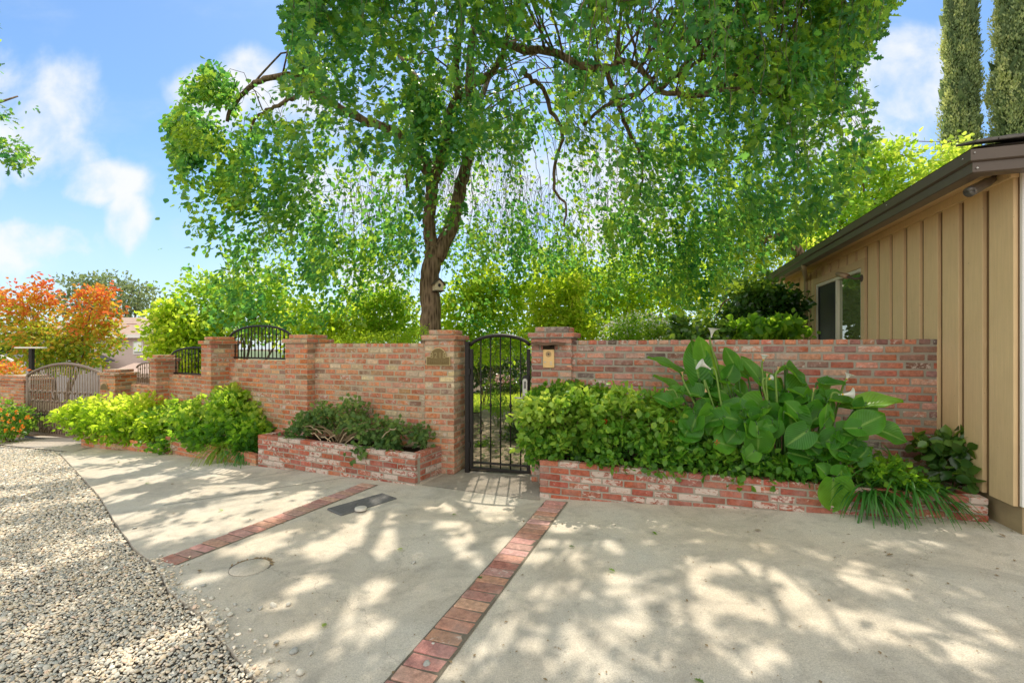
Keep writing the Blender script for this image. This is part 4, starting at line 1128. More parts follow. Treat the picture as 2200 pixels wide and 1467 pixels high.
for x_ in (.08, 1.2, 2.6, 4.2): mb.tube([Ecor + v17 * x_ - u17 * .001 + Vector((0, 0, zt - .04)), Ecor + v17 * x_ - u17 * .006 + Vector((0, 0, zt - .04))], .006, 7)
mb.tube([Ecor + u17 * .02 - v17 * .0 + Vector((0, 0, zt - .03)), Ecor + u17 * .02 - v17 * .006 + Vector((0, 0, zt - .03))], .005, 7)
mb.tube([Ecor + u17 * .045 + v17 * .02 + Vector((0, 0, zbm + .03)), Ecor + u17 * .045 - v17 * -.012 + Vector((0, 0, zbm + .03))], .007, 7)
mb.build('gutter_screw', M['steel'], house)
zr = EYE + 1.352; sl20 = math.tan(math.radians(21))
def rp(a, b): return Ecor + u17 * a + v17 * b + Vector((0, 0, zr + sl20 * min(a + .0, b, EV - b)))
mb = MB()
A_, B_, C_, D_ = rp(.03, .03), rp(9, .03), rp(9, EV - .03), rp(.03, EV - .03); h_ = EV / 2
R1, R2 = rp(h_, h_), rp(9, h_)
mb.add([A_, B_, C_, D_, R1, R2], [(0, 1, 5, 4), (2, 3, 4, 5), (3, 0, 4)])
rf = mb.build('roof', M['shingle'], house)
mb = MB()
for row in range(7):
    b0 = .0 + row * .13; a = b0 + .02
    while a < EU + 2:
        wd = random.uniform(.10, .2); lift = random.uniform(.0, .014)
        b1 = b0 + .2; p0 = rp(max(a, b0) + wd / 2, b0); p1 = rp(max(a, b1) + wd / 2, b1)
        c = Ecor + u17 * (a + wd / 2) + v17 * (b0 + .1); c.z = zr + sl20 * (b0 + .1) + .018 + lift
        dv = (v17 + Vector((0, 0, sl20 * .8 - .05))).normalized()
        mb.cbox(c, (u17 + Vector((0, 0, random.uniform(-.03, .03)))).normalized(), dv, wd - .006, .24, .016, .003)
        a += wd
mb.build('shakes', M['shingle'], rf)
# downspout
mb = MB(); s = 3.74
d0 = Ecor + v17 * 3.9 + u17 * .05 + Vector((0, 0, zbm + .02)); d1 = sp_(s, .045, EYE + 1.06)
mb.tube([d0, d0 - Vector((0, 0, .06)), d1 + Vector((0, 0, .05)), d1 - Vector((0, 0, .02)), sp_(s, .045, g(4, 7) + .05)], .034, 8)
for z in (EYE + .7, EYE - .3): mb.box(sp_(s, .03, z), v17, u17, .1, .02, .025)
mb.build('downspout', m_plain('tan_downspout', (.36, .27, .15), .45, .4, 0, .05, 6), house)

t = thing('floodlight', 'grey cylindrical floodlight under the corner of the eave', 'floodlight', P(2118, 385, 3.5))
mb = MB(); a = P(2133, 386, 3.46); b = P(2082, 413, 3.40)
mb.tube([a, a.lerp(b, .2), a.lerp(b, .24), a.lerp(b, .92), b, b.lerp(a, .06), b.lerp(a, .1)], [.024, .029, .035, .038, .038, .033, .0], 16); mb.build('housing', m_plain('galvanised', (.20, .18, .16), .4, .5, .5, .15, 30), t)
mb = MB(); mb.tube([P(2136, 366, 3.47), P(2137, 374, 3.47), a], [.02, .016, .014], 8); 
mb.cbox(P(2136, 364, 3.47), u17, v17, .09, .09, .02, .004); mb.build('bracket', m_plain('dull_bracket', (.12, .1, .08), .6, .3, .2, .1, 20), t)
mb = MB(); mb.tube([P(2128, 381, 3.5), P(2110, 388, 3.62), P(2070, 404, 3.95), P(2000, 436, 4.7), P(1960, 452, 5.05)], .004, 4); mb.build('cable', M['black'], t)
t = thing('wall_lamp', 'small brown cylinder lamp at the upper corner of the window', 'wall lamp', P(1850, 596, 5.7))
mb = MB(); mb.tube([sp_(1.66, .16, EYE + .87), sp_(1.86, .2, EYE + .93)], [.035, .03], 12); mb.build('lamp_head', m_plain('copper_brown', (.40, .26, .16), .5, .4, .2, .1, 30), t)
mb = MB(); mb.tube([sp_(1.58, .02, EYE + .83), sp_(1.62, .1, EYE + .83), sp_(1.67, .16, EYE + .87)], .014, 7); mb.tube([sp_(1.58, .025, EYE + .83), sp_(1.58, .04, EYE + .83)], [.05, .045], 14); mb.build('arm', M['darkwood'], t)

# ================================================================== NEIGHBOURS AND FAR LEFT
def bxw(mb, x0, x1, y0, y1, z0, z1, mat=0): mb.box(((x0 + x1) / 2, (y0 + y1) / 2, (z0 + z1) / 2), (1, 0, 0), (0, 1, 0), x1 - x0, y1 - y0, z1 - z0, mat)
def zpx(py, d): return EYE - (py - HY) / F * d
def xpx(px, d): return (px - HX) / F * d
D = 32.
t = thing('neighbour_house', 'pale pink stucco neighbour house with brown hip roof, beyond the driveway gate', 'house', (xpx(200, D), D, -3.5))
x0, x1 = xpx(42, D), xpx(338, D); ze = zpx(719, D)
mb = MB(); bxw(mb, x0, x1, D, D + 5, -4, ze); mb.build('wall', M['stucco'], t)
mb = MB(); o = .55; zr2 = zpx(682, D + 2.5)
vs = [(x0 - o, D - o, ze), (x1 + o, D - o, ze), (x1 + o, D + 5 + o, ze), (x0 - o, D + 5 + o, ze), (x0 + 3, D + 2.5, zr2), (x1 - 3.0, D + 2.5, zr2)]
mb.add(vs, [(0, 1, 5, 4), (1, 2, 5), (2, 3, 4, 5), (3, 0, 4), (3, 2, 1, 0)]); r_ = mb.build('roof', M['tile'], t)
mb = MB(); bxw(mb, xpx(272, D + 1.5), xpx(300, D + 1.5), D + 1.2, D + 1.9, zpx(702, D + 1.5), zpx(696, D + 1.5)); mb.build('roof_vent', m_plain('vent_red', (.28, .1, .07), .8, .2), r_)
mb = MB(); bxw(mb, x0 - o, x1 + o, D - o - .05, D - o - .002, ze - .22, ze + .02); mb.build('fascia', M['white'], t)
mb = MB(); a0, a1, b0, b1 = xpx(290, D), xpx(305, D), zpx(758, D), zpx(735, D)
bxw(mb, a0 - .1, a1 + .1, D - .06, D - .002, b0 - .1, b1 + .06); wv_ = mb.build('window', M['white'], t)
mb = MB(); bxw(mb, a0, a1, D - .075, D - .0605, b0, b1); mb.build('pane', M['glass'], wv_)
mb = MB(); vs = [(xpx(222, 27), 27, zpx(803, 27)), (xpx(345, 27), 27, zpx(803, 27)), (xpx(345, 27) , 31.9, zpx(769, 31.9)), (xpx(318, 31.9), 31.9, zpx(769, 31.9))]
mb.add(vs + [(v[0], v[1], v[2] - .2) for v in vs], [(0, 1, 2, 3), (7, 6, 5, 4), (0, 4, 5, 1), (3, 2, 6, 7), (0, 3, 7, 4), (1, 5, 6, 2)]); bxw(mb, xpx(240, 28), xpx(340, 28), 28, 31.8, -5, zpx(803, 28) - .15); mb.build('porch_roof', M['tile'], t)
D = 26.
t = thing('neighbour_house', 'small white gabled house with a dark roof at the far left edge', 'house', (xpx(10, D), D, -3.5))
mb = MB(); x0, x1 = xpx(-60, D), xpx(50, D); ze = zpx(783, D); zp = zpx(762, D); xm = xpx(22, D)
mb.prism([(x0, D, -5), (x1, D, -5), (x1, D, ze + .05), (xm, D, zp - .1), (x0, D, ze - .4)], (0, 1, 0), 5); mb.build('wall', M['stucco_white'], t)
mb = MB(); mb.prism([(xm, D - .5, zp), (x1 + .5, D - .5, ze + .02), (x1 + .5, D - .5, ze - .14), (xm, D - .5, zp - .16), (x0 - .5, D - .5, ze - .62), (x0 - .5, D - .5, ze - .45)], (0, 1, 0), .12); mb.build('rake_board', M['white'], t)
mb = MB(); mb.prism([(xm, D - .38, zp + .05), (x1 + .5, D - .38, ze + .07), (x1 + .5, D - .38, ze), (xm, D - .38, zp - .02), (x0 - .5, D - .38, ze - .5), (x0 - .5, D - .38, ze - .4)], (0, 1, 0), 5.8); mb.build('roof', M['roof_grey'], t)
mb = MB(); bxw(mb, xpx(30, D), xpx(33.5, D), D - .06, D, zpx(786, D), zpx(772, D)); mb.build('vent', M['stucco'], t)
t = thing('lamp_post', 'slim black post with a flat pale crosspiece behind the driveway gate', 'lamp post', (xpx(68, 13.5), 13.5, g(xpx(68, 13.5), 13.5)))
mb = MB(); mb.box((xpx(68, 13.5), 13.5, (zpx(748, 13.5) - 2.5) / 2 + .0), (1, 0, 0), (0, 1, 0), .09, .09, zpx(748, 13.5) + 2.5); mb.build('post', M['iron'], t)
mb = MB(); mb.cbox((xpx(66, 13.5), 13.5, zpx(747, 13.5)), (1, 0, 0), (0, 1, 0), .75, .22, .04, .01); mb.build('crosspiece', M['white'], t)

# ================================================================== BIG OAK
OAKB = P(927, 742, 9.5); OAKB.z = g(OAKB.x, 9.5) - .1
oak = thing('oak_tree', 'large spreading oak with drooping branches behind the brick wall', 'tree', OAKB)
def limb(px): return [P(a, b, d) for a, b, d in px]
def smooth(pts, n=4, wob=.03):
    """Catmull-Rom resample with a little wobble"""
    pts = [Vector(p) for p in pts]; out = []
    q = [pts[0] * 2 - pts[1]] + pts + [pts[-1] * 2 - pts[-2]]
    for i in range(1, len(q) - 2):
        for k in range(n):
            t_ = k / n; a, b, c, d = q[i - 1], q[i], q[i + 1], q[i + 2]
            p = .5 * ((2 * b) + (c - a) * t_ + (2 * a - 5 * b + 4 * c - d) * t_ ** 2 + (3 * b - a - 3 * c + d) * t_ ** 3)
            out.append(p + Vector((random.uniform(-wob, wob), random.uniform(-wob, wob), random.uniform(-wob, wob))))
    out.append(pts[-1]); return out
def taper(n, a, b): return [a + (b - a) * (i / (n - 1)) for i in range(n)]
tr = MB(); LIMB = []
def add_limb(px, r0, r1, n=4, wob=.025, sides=10, keep=True):
    s = smooth(limb(px) if not isinstance(px[0], Vector) else px, n, wob); tr.tube(s, [r * random.uniform(.94, 1.07) for r in taper(len(s), r0, r1)], sides)
    if keep: LIMB.extend(s[len(s) // 4:])
    return s
add_limb([(929, 905, 9.5), (928, 800, 9.5), (926, 735, 9.5), (925, 660, 9.5), (922, 610, 9.5), (930, 555, 9.5), (936, 530, 9.5)], .235, .175, 5, .012, 14, False)
add_limb([(930, 560, 9.5), (923, 500, 9.45), (922, 465, 9.4), (927, 415, 9.4), (930, 385, 9.4)], .13, .125, 4, .012, 12, False)
add_limb([(930, 392, 9.4), (944, 352, 9.35), (957, 300, 9.3), (966, 250, 9.2), (986, 200, 9.1), (978, 155, 9), (988, 60, 8.8), (1000, -90, 8.6), (1020, -260, 8.3)], .125, .05, 4, .02, 12)
add_limb([(938, 555, 9.5), (957, 515, 9.55), (976, 466, 9.6), (991, 395, 9.7), (1005, 343, 9.75), (1011, 275, 9.8), (1007, 196, 9.8), (1014, 90, 9.7), (1040, -80, 9.5), (1070, -260, 9.2)], .16, .06, 4, .02, 12)
add_limb([(930, 390, 9.4), (917, 352, 9.35), (905, 330, 9.3), (879, 303, 9.2), (845, 281, 9.1), (790, 262, 9), (735, 235, 8.9), (668, 190, 8.8), (643, 176, 8.8), (618, 163, 8.8), (570, 171, 8.8), (532, 191, 8.8), (505, 222, 8.8), (488, 262, 8.8)], .115, .03)
add_limb([(640, 205, 8.9), (618, 215, 8.9), (590, 232, 8.9), (558, 246, 8.95), (538, 285, 9)], .045, .02)
add_limb([(925, 388, 9.4), (905, 362, 9.3), (888, 355, 9.2), (875, 372, 9.2), (873, 405, 9.2)], .05, .02, 4, .012, 8, False)
add_limb([(1007, 190, 9.8), (1045, 165, 9.2), (1075, 130, 8.7), (1095, 60, 8.2), (1130, -60, 7.8)], .08, .04)
add_limb([(1020, 60, 9.7), (1070, 90, 9.0), (1125, 107, 8.3), (1190, 112, 7.9), (1240, 140, 7.6), (1300, 145, 7.4), (1342, 132, 7.3), (1380, 150, 7.2), (1412, 195, 7.1), (1500, 205, 7.0), (1600, 190, 6.9), (1690, 215, 6.9)], .082, .024)
add_limb([(1125, 150, 8.6), (1138, 167, 8.5), (1166, 190, 8.4), (1185, 240, 8.4), (1210, 287, 8.4), (1195, 340, 8.4), (1192, 410, 8.4), (1216, 437, 8.4), (1212, 487, 8.4)], .05, .016)
add_limb([(1300, 146, 7.5), (1330, 215, 7.8), (1345, 275, 8.0), (1372, 322, 8.1), (1380, 362, 8.2), (1376, 420, 8.2)], .045, .014)
add_limb([(1255, 270, 8.4), (1300, 228, 8.0), (1340, 208, 7.7), (1372, 205, 7.5)], .03, .03)
add_limb([(1412, 195, 7.1), (1470, 150, 7.3), (1500, 135, 7.2), (1560, 120, 7.0)], .035, .02)
add_limb([(1011, 275, 9.8), (1040, 200, 10.6), (1075, 120, 11.5), (1150, 50, 12.2)], .08, .03)
add_limb([(957, 300, 9.3), (900, 180, 10.6), (830, 90, 11.5), (760, 40, 12.3)], .07, .03)
LIMB = [p for p in LIMB]
SIL = [(600, -900), (622, -20), (612, 60), (606, 100), (630, 140), (612, 178), (655, 205), (560, 178), (500, 150), (442, 128), (402, 172), (392, 212), (338, 262), (372, 300), (378, 345), (360, 410), (345, 480), (338, 520), (352, 566), (324, 618), (372, 668), (430, 705), (700, 742), (1540, 742), (1600, 640), (1700, 520), (1790, 475), (1822, 420), (1868, 352), (1890, 300), (1866, 250), (1884, 196), (1852, 140), (1868, 92), (1915, 60), (1928, 0), (1960, -900)]
def in_poly(px, py, poly):
    ins = np.zeros(len(px), bool); j = len(poly) - 1
    for i in range(len(poly)):
        xi, yi = poly[i]; xj, yj = poly[j]
        if yi != yj:
            c = ((yi > py) != (yj > py)) & (px < (xj - xi) * (py - yi) / (yj - yi) + xi); ins ^= c
        j = i
    return ins
def proj(pos):
    d = np.maximum(pos[:, 1], .05)
    return HX + F * pos[:, 0] / d, HY - F * (pos[:, 2] - EYE) / d
SPOTS = []  # sun patches wanted on the pavement; crown gaps are shaped to them
for a_, b_, c_, d_ in [(1494,1225,30,22),(1556,1229,40,15),(1485,1255,28,12),(1510,1272,25,12),(1516,1316,55,30),(1596,1291,32,18),(1662,1327,55,28),(1727,1352,40,12),(1720,1295,30,15),(1764,1313,45,20),(1836,1327,50,25),(1850,1378,65,30),(1883,1265,50,30),(2018,1145,45,9),(2018,1163,35,12),(2072,1160,45,12),(1938,1178,40,9),(1989,1189,35,8),(1651,1191,19,9),(1760,1194,15,8),(1502,1156,25,9),(1676,1251,30,12),(1713,1258,30,12),(1633,1229,25,12),(1869,1222,25,9),(1989,1251,20,9),(2105,1294,35,10),(1669,1414,35,28),(1618,1447,40,20),(2120,1433,55,28),(2156,1378,40,22),(1422,1440,40,30),(1545,1382,45,20),(1927,1342,45,15),(2018,1367,40,18),(1415,1290,20,20),
(1221,1270,50,24),(1163,1278,30,18),(1339,1285,40,18),(1325,1242,30,12),(1303,1170,27,14),(1203,1152,40,14),(1382,1159,22,9),(1217,1191,50,18),(1160,1206,30,14),(1250,1202,25,10),(1099,1177,50,25),(1012,1123,50,12),(959,1120,25,10),(962,1080,35,12),(1077,1102,45,9),(1066,1055,62,30),(1005,1152,30,12),(991,1170,22,12),(966,1152,18,10),(1023,1199,40,14),(790,1127,45,20),(754,1155,50,25),(722,1184,35,18),(818,1076,16,7),(808,1102,30,8),(844,1152,28,14),(822,1184,30,14),(887,1195,20,12),(836,1260,60,22),(754,1295,45,22),(808,1346,60,22),(897,1263,20,14),(721,1410,25,18),(1091,1357,45,20),(1059,1396,40,35),(1145,1378,25,18),(1242,1367,35,32),(1106,1288,30,20),(1346,1353,50,30),(1293,1443,60,25),(1185,1436,30,20),(890,1400,40,20),(960,1445,40,18),
(254,1042,50,9),(327,1027,45,8),(204,980,60,9),(291,980,40,6),(254,1009,45,7),(225,1060,30,7),(484,1042,30,8),(567,1036,25,5),(469,1020,35,4),(276,1064,30,8),(309,1107,30,8),(262,1104,30,7),(385,1067,20,5),(455,1096,50,14),(524,1082,35,12),(560,1060,25,8),(498,1122,40,12),(625,1078,40,14),(567,1111,40,12),(655,1064,25,10),(298,1144,35,9),(400,1140,35,12),(589,1151,40,14),(575,1173,28,10),(502,1180,30,10),(436,1242,40,12),(673,1245,45,14),(727,1173,50,25),(727,1333,55,35),(764,1267,40,22),(655,1180,30,10),(600,1290,40,16),(640,1360,40,20),
(60,985,100,16),(87,1078,60,8),(60,1215,60,12),(175,1162,60,10),(55,1049,50,6),(180,1187,50,8),(290,1400,90,10),(400,1344,50,12),(327,1380,60,12),(150,1290,50,10),(20,1256,40,8),(560,1440,40,18),(120,1020,60,8),(230,1440,60,12),(60,1400,50,10),(90,1340,50,8),(30,1130,40,7),(480,1420,40,14),(1180,1082,60,14),(1240,1090,40,12),(1516,1111,30,8),(1330,1096,30,8),(440,992,60,8),(380,985,40,8),(505,1004,30,6),(1640,1125,30,8),(1200,1115,60,16),(1255,1120,45,12),(1150,1110,34,14),(1315,1122,34,9),(1400,1125,24,7)]:
    m_ = ground_pt(a_, b_); e1 = ground_pt(a_ + c_, b_) - m_; e2 = (ground_pt(a_, b_ + d_) - ground_pt(a_, b_ - d_)) / 2
    SPOTS.append((m_.x, m_.y, e1.length * 1.0 + .035, Vector((e2.x, e2.y, 0)).length * 1.0 + .04))
SPOTS = np.array(SPOTS)
def lit(pos):
    """true where the sun ray through a point ends in SPOTS; leaves there are cut away"""
    pos = np.asarray(pos, float); zz = pos[:, 2] - .05
    x = pos[:, 0] - sd.x / sd.z * zz; y = pos[:, 1] - sd.y / sd.z * zz; o = np.zeros(len(x), bool)
    for i in range(0, len(x), 20000):
        s_ = slice(i, i + 20000)
        wx = .035 * np.sin(y[s_] * 31 + x[s_] * 9); wy = .035 * np.sin(x[s_] * 27 - y[s_] * 11)
        q = ((x[s_, None] + wx[:, None] - SPOTS[:, 0]) / SPOTS[:, 2]) ** 2 + ((y[s_, None] + wy[:, None] - SPOTS[:, 1]) / SPOTS[:, 3]) ** 2
        o[s_] = (q < 1).any(1)
    return o
CX, CY, RX, RYF, RYB = .35, 8.9, 7.9, 5.0, 6.2
arcs = MB(); strands = []
NARC = 150
rs = random.Random(5)
for i in range(NARC):
    th = rs.uniform(0, 2 * math.pi); rho = rs.uniform(.3, 1.0) ** .6
    ex_, ey_ = CX + RX * rho * math.cos(th), CY + (RYF if math.sin(th) < 0 else RYB) * rho * math.sin(th)
    zr_ = 5.6 + 3.6 * (1 - rho) + rs.uniform(-.6, 1.3)
    if ex_ < -4.5: zr_ = min(zr_, 6.6)
    tgt = Vector((ex_, ey_, zr_))
    S = min(rs.sample(LIMB, 14), key=lambda p: (p - tgt).length + .6 * abs(p.z - tgt.z - 1))
    Lh = (tgt - S).length
    if Lh < 1.3: continue
    m1 = S.lerp(tgt, .35) + Vector((rs.uniform(-.3, .3), rs.uniform(-.3, .3), .22 * Lh + rs.uniform(0, .5)))
    m2 = S.lerp(tgt, .72) + Vector((rs.uniform(-.3, .3), rs.uniform(-.3, .3), .16 * Lh + rs.uniform(-.2, .3)))
    c = smooth([S, m1, m2, tgt, tgt + (tgt - m2).normalized() * .4 + Vector((0, 0, -.7))], 4, .05)
    pr = proj(np.array([tuple(q) for q in c])); ok = in_poly(pr[0], pr[1], SIL) & (np.array([q.y for q in c]) > 3)
    nn = len(c)
    while nn > 4 and not ok[nn - 1]: nn -= 1
    if ok[:nn].mean() < .7: continue
    c = c[:nn]
    lt = lit([tuple(q) for q in c])
    if lt.mean() > .34: continue
    arcs.tube(c, taper(len(c), rs.uniform(.011, .022), .004), 5)
    for k in range(int(4 + Lh * 3.2)):
        f = rs.uniform(.22, 1) ** .8; p = c[min(int(f * (len(c) - 1)), len(c) - 1)]
        front = p.y < 6.6
        L = rs.uniform(.5, 1.9) if rs.random() < .55 else rs.uniform(1.6, 3.6)
        px_ = HX + F * p.x / max(p.y, .5)
        lim = EYE + (.43 if px_ < 1250 else .27) * p.y if front else EYE + (.08 if px_ < 1500 else .16) * p.y
        if p.y < 9.5 and not front and 680 < px_ < 1130: lim = EYE + .30 * p.y
        L = min(L, p.z - lim + rs.uniform(0, .25))
        if L < .25: L = .3
        if p.z - L < lim - .5: continue
        strands.append((p, L))
# the low left bough is thickly leaved
for i in range(60):
    px_ = rs.uniform(400, 640); py_ = rs.uniform(150, 265) + max(0, (560 - px_) * .12) * 0
    d_ = rs.uniform(8.0, 9.8); q = P(px_, py_, d_); strands.append((q, rs.uniform(.4, 2.6)))
for i in range(60):
    q = P(rs.uniform(350, 470), rs.uniform(240, 330), rs.uniform(8.2, 9.6)); strands.append((q, rs.uniform(1.0, 2.9)))
# curtains at the back of the crown hang almost to the wall
for i in range(620):
    th = rs.uniform(.12 * math.pi, .95 * math.pi); rho = rs.uniform(.55, 1.0)
    x_, y_ = CX + RX * 1.0 * rho * math.cos(th), CY + RYB * rho * math.sin(th)
    if y_ < 9.8: continue
    z_ = rs.uniform(4.4, 6.2); strands.append((Vector((x_, y_, z_)), min(rs.uniform(1.0, 3.6), z_ - EYE - rs.uniform(.04, .16) * y_)))
oak_pos, oak_dir, oak_size, oak_val = [], [], [], []
tw = MB()
for p, L in strands:
    n_ = max(4, int(L / .17)); dr = Vector((rs.uniform(-.5, .5), rs.uniform(-.5, .5), rs.uniform(-.1, .35))) * .5; pts = [p]; v = dr
    for k in range(n_):
        v = v * .80 + Vector((rs.uniform(-.25, .25), rs.uniform(-.25, .25), -.42)) * .30
        v = v.normalized() * (L / n_); pts.append(pts[-1] + v)
    pj = proj(np.array([tuple(q) for q in pts])); okp = in_poly(pj[0], pj[1], SIL) & np.array([mnoise.noise(q * .55) > -.28 for q in pts]) & ~lit([tuple(q) for q in pts])
    m_ = 0
    while m_ < len(pts) and okp[m_]: m_ += 1
    if m_ > 2: tw.tube(pts[:m_], taper(m_, .0065, .0022), 3, cap=False)
    val = rs.gauss(.42, .17)
    for k in range(1, len(pts)):
        for rep in range(rs.choice((2, 2, 3, 3)) if p.y < 8.5 else rs.choice((1, 2, 2, 3))):
            cpt = pts[k - 1].lerp(pts[k], rs.random())
            for q in range(rs.choice((1, 2, 3))):
                oak_pos.append(cpt + Vector((rs.gauss(0, .028), rs.gauss(0, .028), rs.gauss(0, .028))))
                oak_dir.append((rs.gauss(0, .62), rs.gauss(0, .62), rs.gauss(-.35, .5))); oak_size.append(rs.uniform(.07, .135)); oak_val.append(val + rs.gauss(0, .16))
# leafy sprays right on the upper branches
for q in range(2600):
    c = rs.choice(strands)[0]
    cpt = c + Vector((rs.gauss(0, .16), rs.gauss(0, .16), rs.gauss(.05, .16)))
    val = rs.gauss(.4, .16)
    for k in range(5):
        oak_pos.append(cpt + Vector((rs.gauss(0, .05), rs.gauss(0, .05), rs.gauss(0, .05)))); oak_dir.append((rs.gauss(0, .7), rs.gauss(0, .7), rs.gauss(-.1, .5))); oak_size.append(rs.uniform(.07, .13)); oak_val.append(val + rs.gauss(0, .14))
# leafy tufts: the dense hanging clusters that make up the outer crown
oak_nrm = [None] * len(oak_pos)
def tufts(n, x0, x1, y0, y1, d0, d1, sx_=.085, sz_=.15, per=(22, 44), clear=.0, thin=1.0):
    made = 0; tries = 0
    while made < n and tries < n * 12:
        tries += 1
        px_, py_ = rs.uniform(x0, x1), rs.uniform(y0, y1); d_ = rs.uniform(d0, d1); q = P(px_, py_, d_)
        if not in_poly(np.array([px_]), np.array([py_]), SIL)[0]: continue
        if lit([tuple(q)])[0]: continue
        if mnoise.noise(q * .8) < -.12 * thin: continue
        made += 1; val = rs.gauss(.36, .2) + .25 * mnoise.noise(q * 1.3); s_ = rs.uniform(.7, 1.35)
        out_ = Vector((q.x + 1.6, q.y - 9.5, 0)).normalized(); td = out_ * .45 + Vector((rs.gauss(0, .3), rs.gauss(0, .3), -.75)); tn = out_ * .7 + Vector((rs.gauss(0, .25), rs.gauss(0, .25), .6))
        for k in range(rs.randint(*per)):
            oak_pos.append(q + Vector((rs.gauss(0, sx_ * s_), rs.gauss(0, sx_ * s_), rs.gauss(0, sz_ * s_))))
            oak_dir.append((td.x + rs.gauss(0, .42), td.y + rs.gauss(0, .42), td.z + rs.gauss(0, .4))); oak_size.append(rs.uniform(.075, .14)); oak_val.append(val + rs.gauss(0, .13))
            oak_nrm.append((tn.x + rs.gauss(0, .4), tn.y + rs.gauss(0, .4), tn.z + rs.gauss(0, .35)))
        if rs.random() < .5:
            strands.append((q + Vector((0, 0, .1)), rs.uniform(.3, .9)))
n_before = len(strands)
tufts(400, 610, 1150, -140, 330, 5.0, 8.6)
tufts(300, 1150, 1940, -140, 330, 5.0, 8.6)
tufts(200, 610, 1900, -60, 360, 8.0, 10.5)
tufts(260, 820, 1260, -80, 330, 7.6, 9.4, .09, .16)
tufts(110, 880, 1010, 120, 560, 8.0, 9.2, .07, .14, (12, 24))
tufts(170, 1230, 1890, 300, 500, 5.4, 8.6)
tufts(360, 340, 700, 130, 610, 7.4, 10.0, .09, .17)
tufts(520, 640, 1700, 320, 650, 9.0, 13.5, .11, .26, (16, 34))
tufts(230, 380, 900, 480, 700, 8.6, 12.0, .10, .22, (16, 32))
tufts(150, 1000, 1560, 520, 700, 9.5, 12.5, .10, .24, (14, 30))
oak_nrm = np.array([tuple(q) if q is not None else (rs.gauss(0, 1), rs.gauss(0, 1), rs.gauss(0, 1)) for q in oak_nrm])
oak_pos = np.array([tuple(q) for q in oak_pos]); oak_dir = np.array(oak_dir); oak_size = np.array(oak_size); oak_val = np.clip(oak_val, 0, 1)
px, py = proj(oak_pos)
jx = px + 14 * np.sin(py / 23.) + RNG.normal(0, 7, len(px)); jy = py + RNG.normal(0, 7, len(px))
keep = in_poly(jx, jy, SIL) | (py < -15) | (oak_pos[:, 1] < 1.2)
# thin the crown where the photograph shows sky
den = np.ones(len(px))
den[(py > 300) & (py < 640) & (px > 690) & (px < 1290)] = .62
den[(py > 225) & (py < 300) & (px > 700) & (px < 1250)] = .8
for cx_, cy_, rx_, ry_, f_ in ((640, 232, 60, 32, .12), (560, 215, 40, 22, .3), (770, 450, 50, 60, .25), (600, 585, 50, 50, .3), (630, 640, 60, 40, .15), (1165, 400, 40, 130, .2), (1060, 470, 60, 70, .4), (1290, 400, 40, 80, .4), (450, 235, 40, 20, .3), (690, 300, 40, 30, .4), (1230, 520, 60, 60, .4), (930, 480, 40, 90, .35), (975, 450, 36, 90, .4), (960, 260, 40, 70, .6), (925, 640, 45, 90, .12)):
    den = np.where(((px - cx_) / rx_) ** 2 + ((py - cy_) / ry_) ** 2 < 1, np.minimum(den, f_), den)
nz1 = np.array([mnoise.noise(Vector(q) * .62) for q in oak_pos]); nz2 = np.array([mnoise.noise(Vector(q) * 1.9 + Vector((7, 3, 1))) for q in oak_pos])
gate = np.clip(.78 + 1.6 * nz1 + 1.5 * nz2, .03, 1)
gate = np.where(oak_pos[:, 2] > 6.6, np.clip(.80 + 1.8 * nz1 + .6 * nz2, .0, 1), gate)
oak_val = np.clip(oak_val + .45 * nz2 + .15, 0, 1)
gate = np.where((oak_pos[:, 1] > 10.3) & (oak_pos[:, 2] > 5.2), gate * .3, gate)
gate = np.where(lit(oak_pos), gate * .015, gate)
gate = np.where((px > 1230) & (py > -20), gate * np.clip(.82 + 1.9 * nz2 + 1.2 * nz1, .04, 1), gate)
keep &= RNG.random(len(px)) < den * gate
oak_pos, oak_dir, oak_size, oak_val, oak_nrm = oak_pos[keep], oak_dir[keep], oak_size[keep], oak_val[keep], oak_nrm[keep]
near = oak_pos[:, 1] < 8.2
print('oak leaves', len(oak_pos), near.sum(), 'strands', len(strands))
tr.build('trunk', M['bark'], oak); arcs.build('branches', M['bark'], oak); tw.build('twigs', M['bark_grey'], oak)
leaf_obj('crown', oak_pos[near], oak_dir[near], oak_size[near] * .90, T_OAK, M['oak'], oak, oak_val[near], nrm=oak_nrm[near], width=1.15)
leaf_obj('crown', oak_pos[~near], oak_dir[~near], oak_size[~near], T_OVATE, M['oak'], oak, oak_val[~near], nrm=oak_nrm[~near], width=1.25)
# upper crown out of view, leaves added to shade the pavement between SPOTS
n = 120000; th = RNG.uniform(0, 6.283, n); rho = np.sqrt(RNG.random(n))
x = CX + RX * rho * np.cos(th) * 1.05; y = CY + np.where(np.sin(th) < 0, RYF + 1.6, 3.0) * rho * np.sin(th); z = RNG.uniform(5.4, 8.2, n) + 2.2 * (1 - rho ** 2)
up_pos = np.stack([x, y, z], 1); qx, qy = proj(up_pos); k = (qy < -30) & (y > 1.2) & (z < 10.5) & ~lit(up_pos) & ~((qx < 560) & (qy > -300))
up_pos = up_pos[k][:27000]
leaf_obj('shading_upper_crown', up_pos, rdir(len(up_pos)) + np.array([0, 0, -.3]), RNG.uniform(.10, .17, len(up_pos)), T_DIA, M['oak'], oak, RNG.uniform(.2, .8, len(up_pos)), nrm=rdir(len(up_pos)) * .5 + np.array([0, .3, .8]), width=1.5)
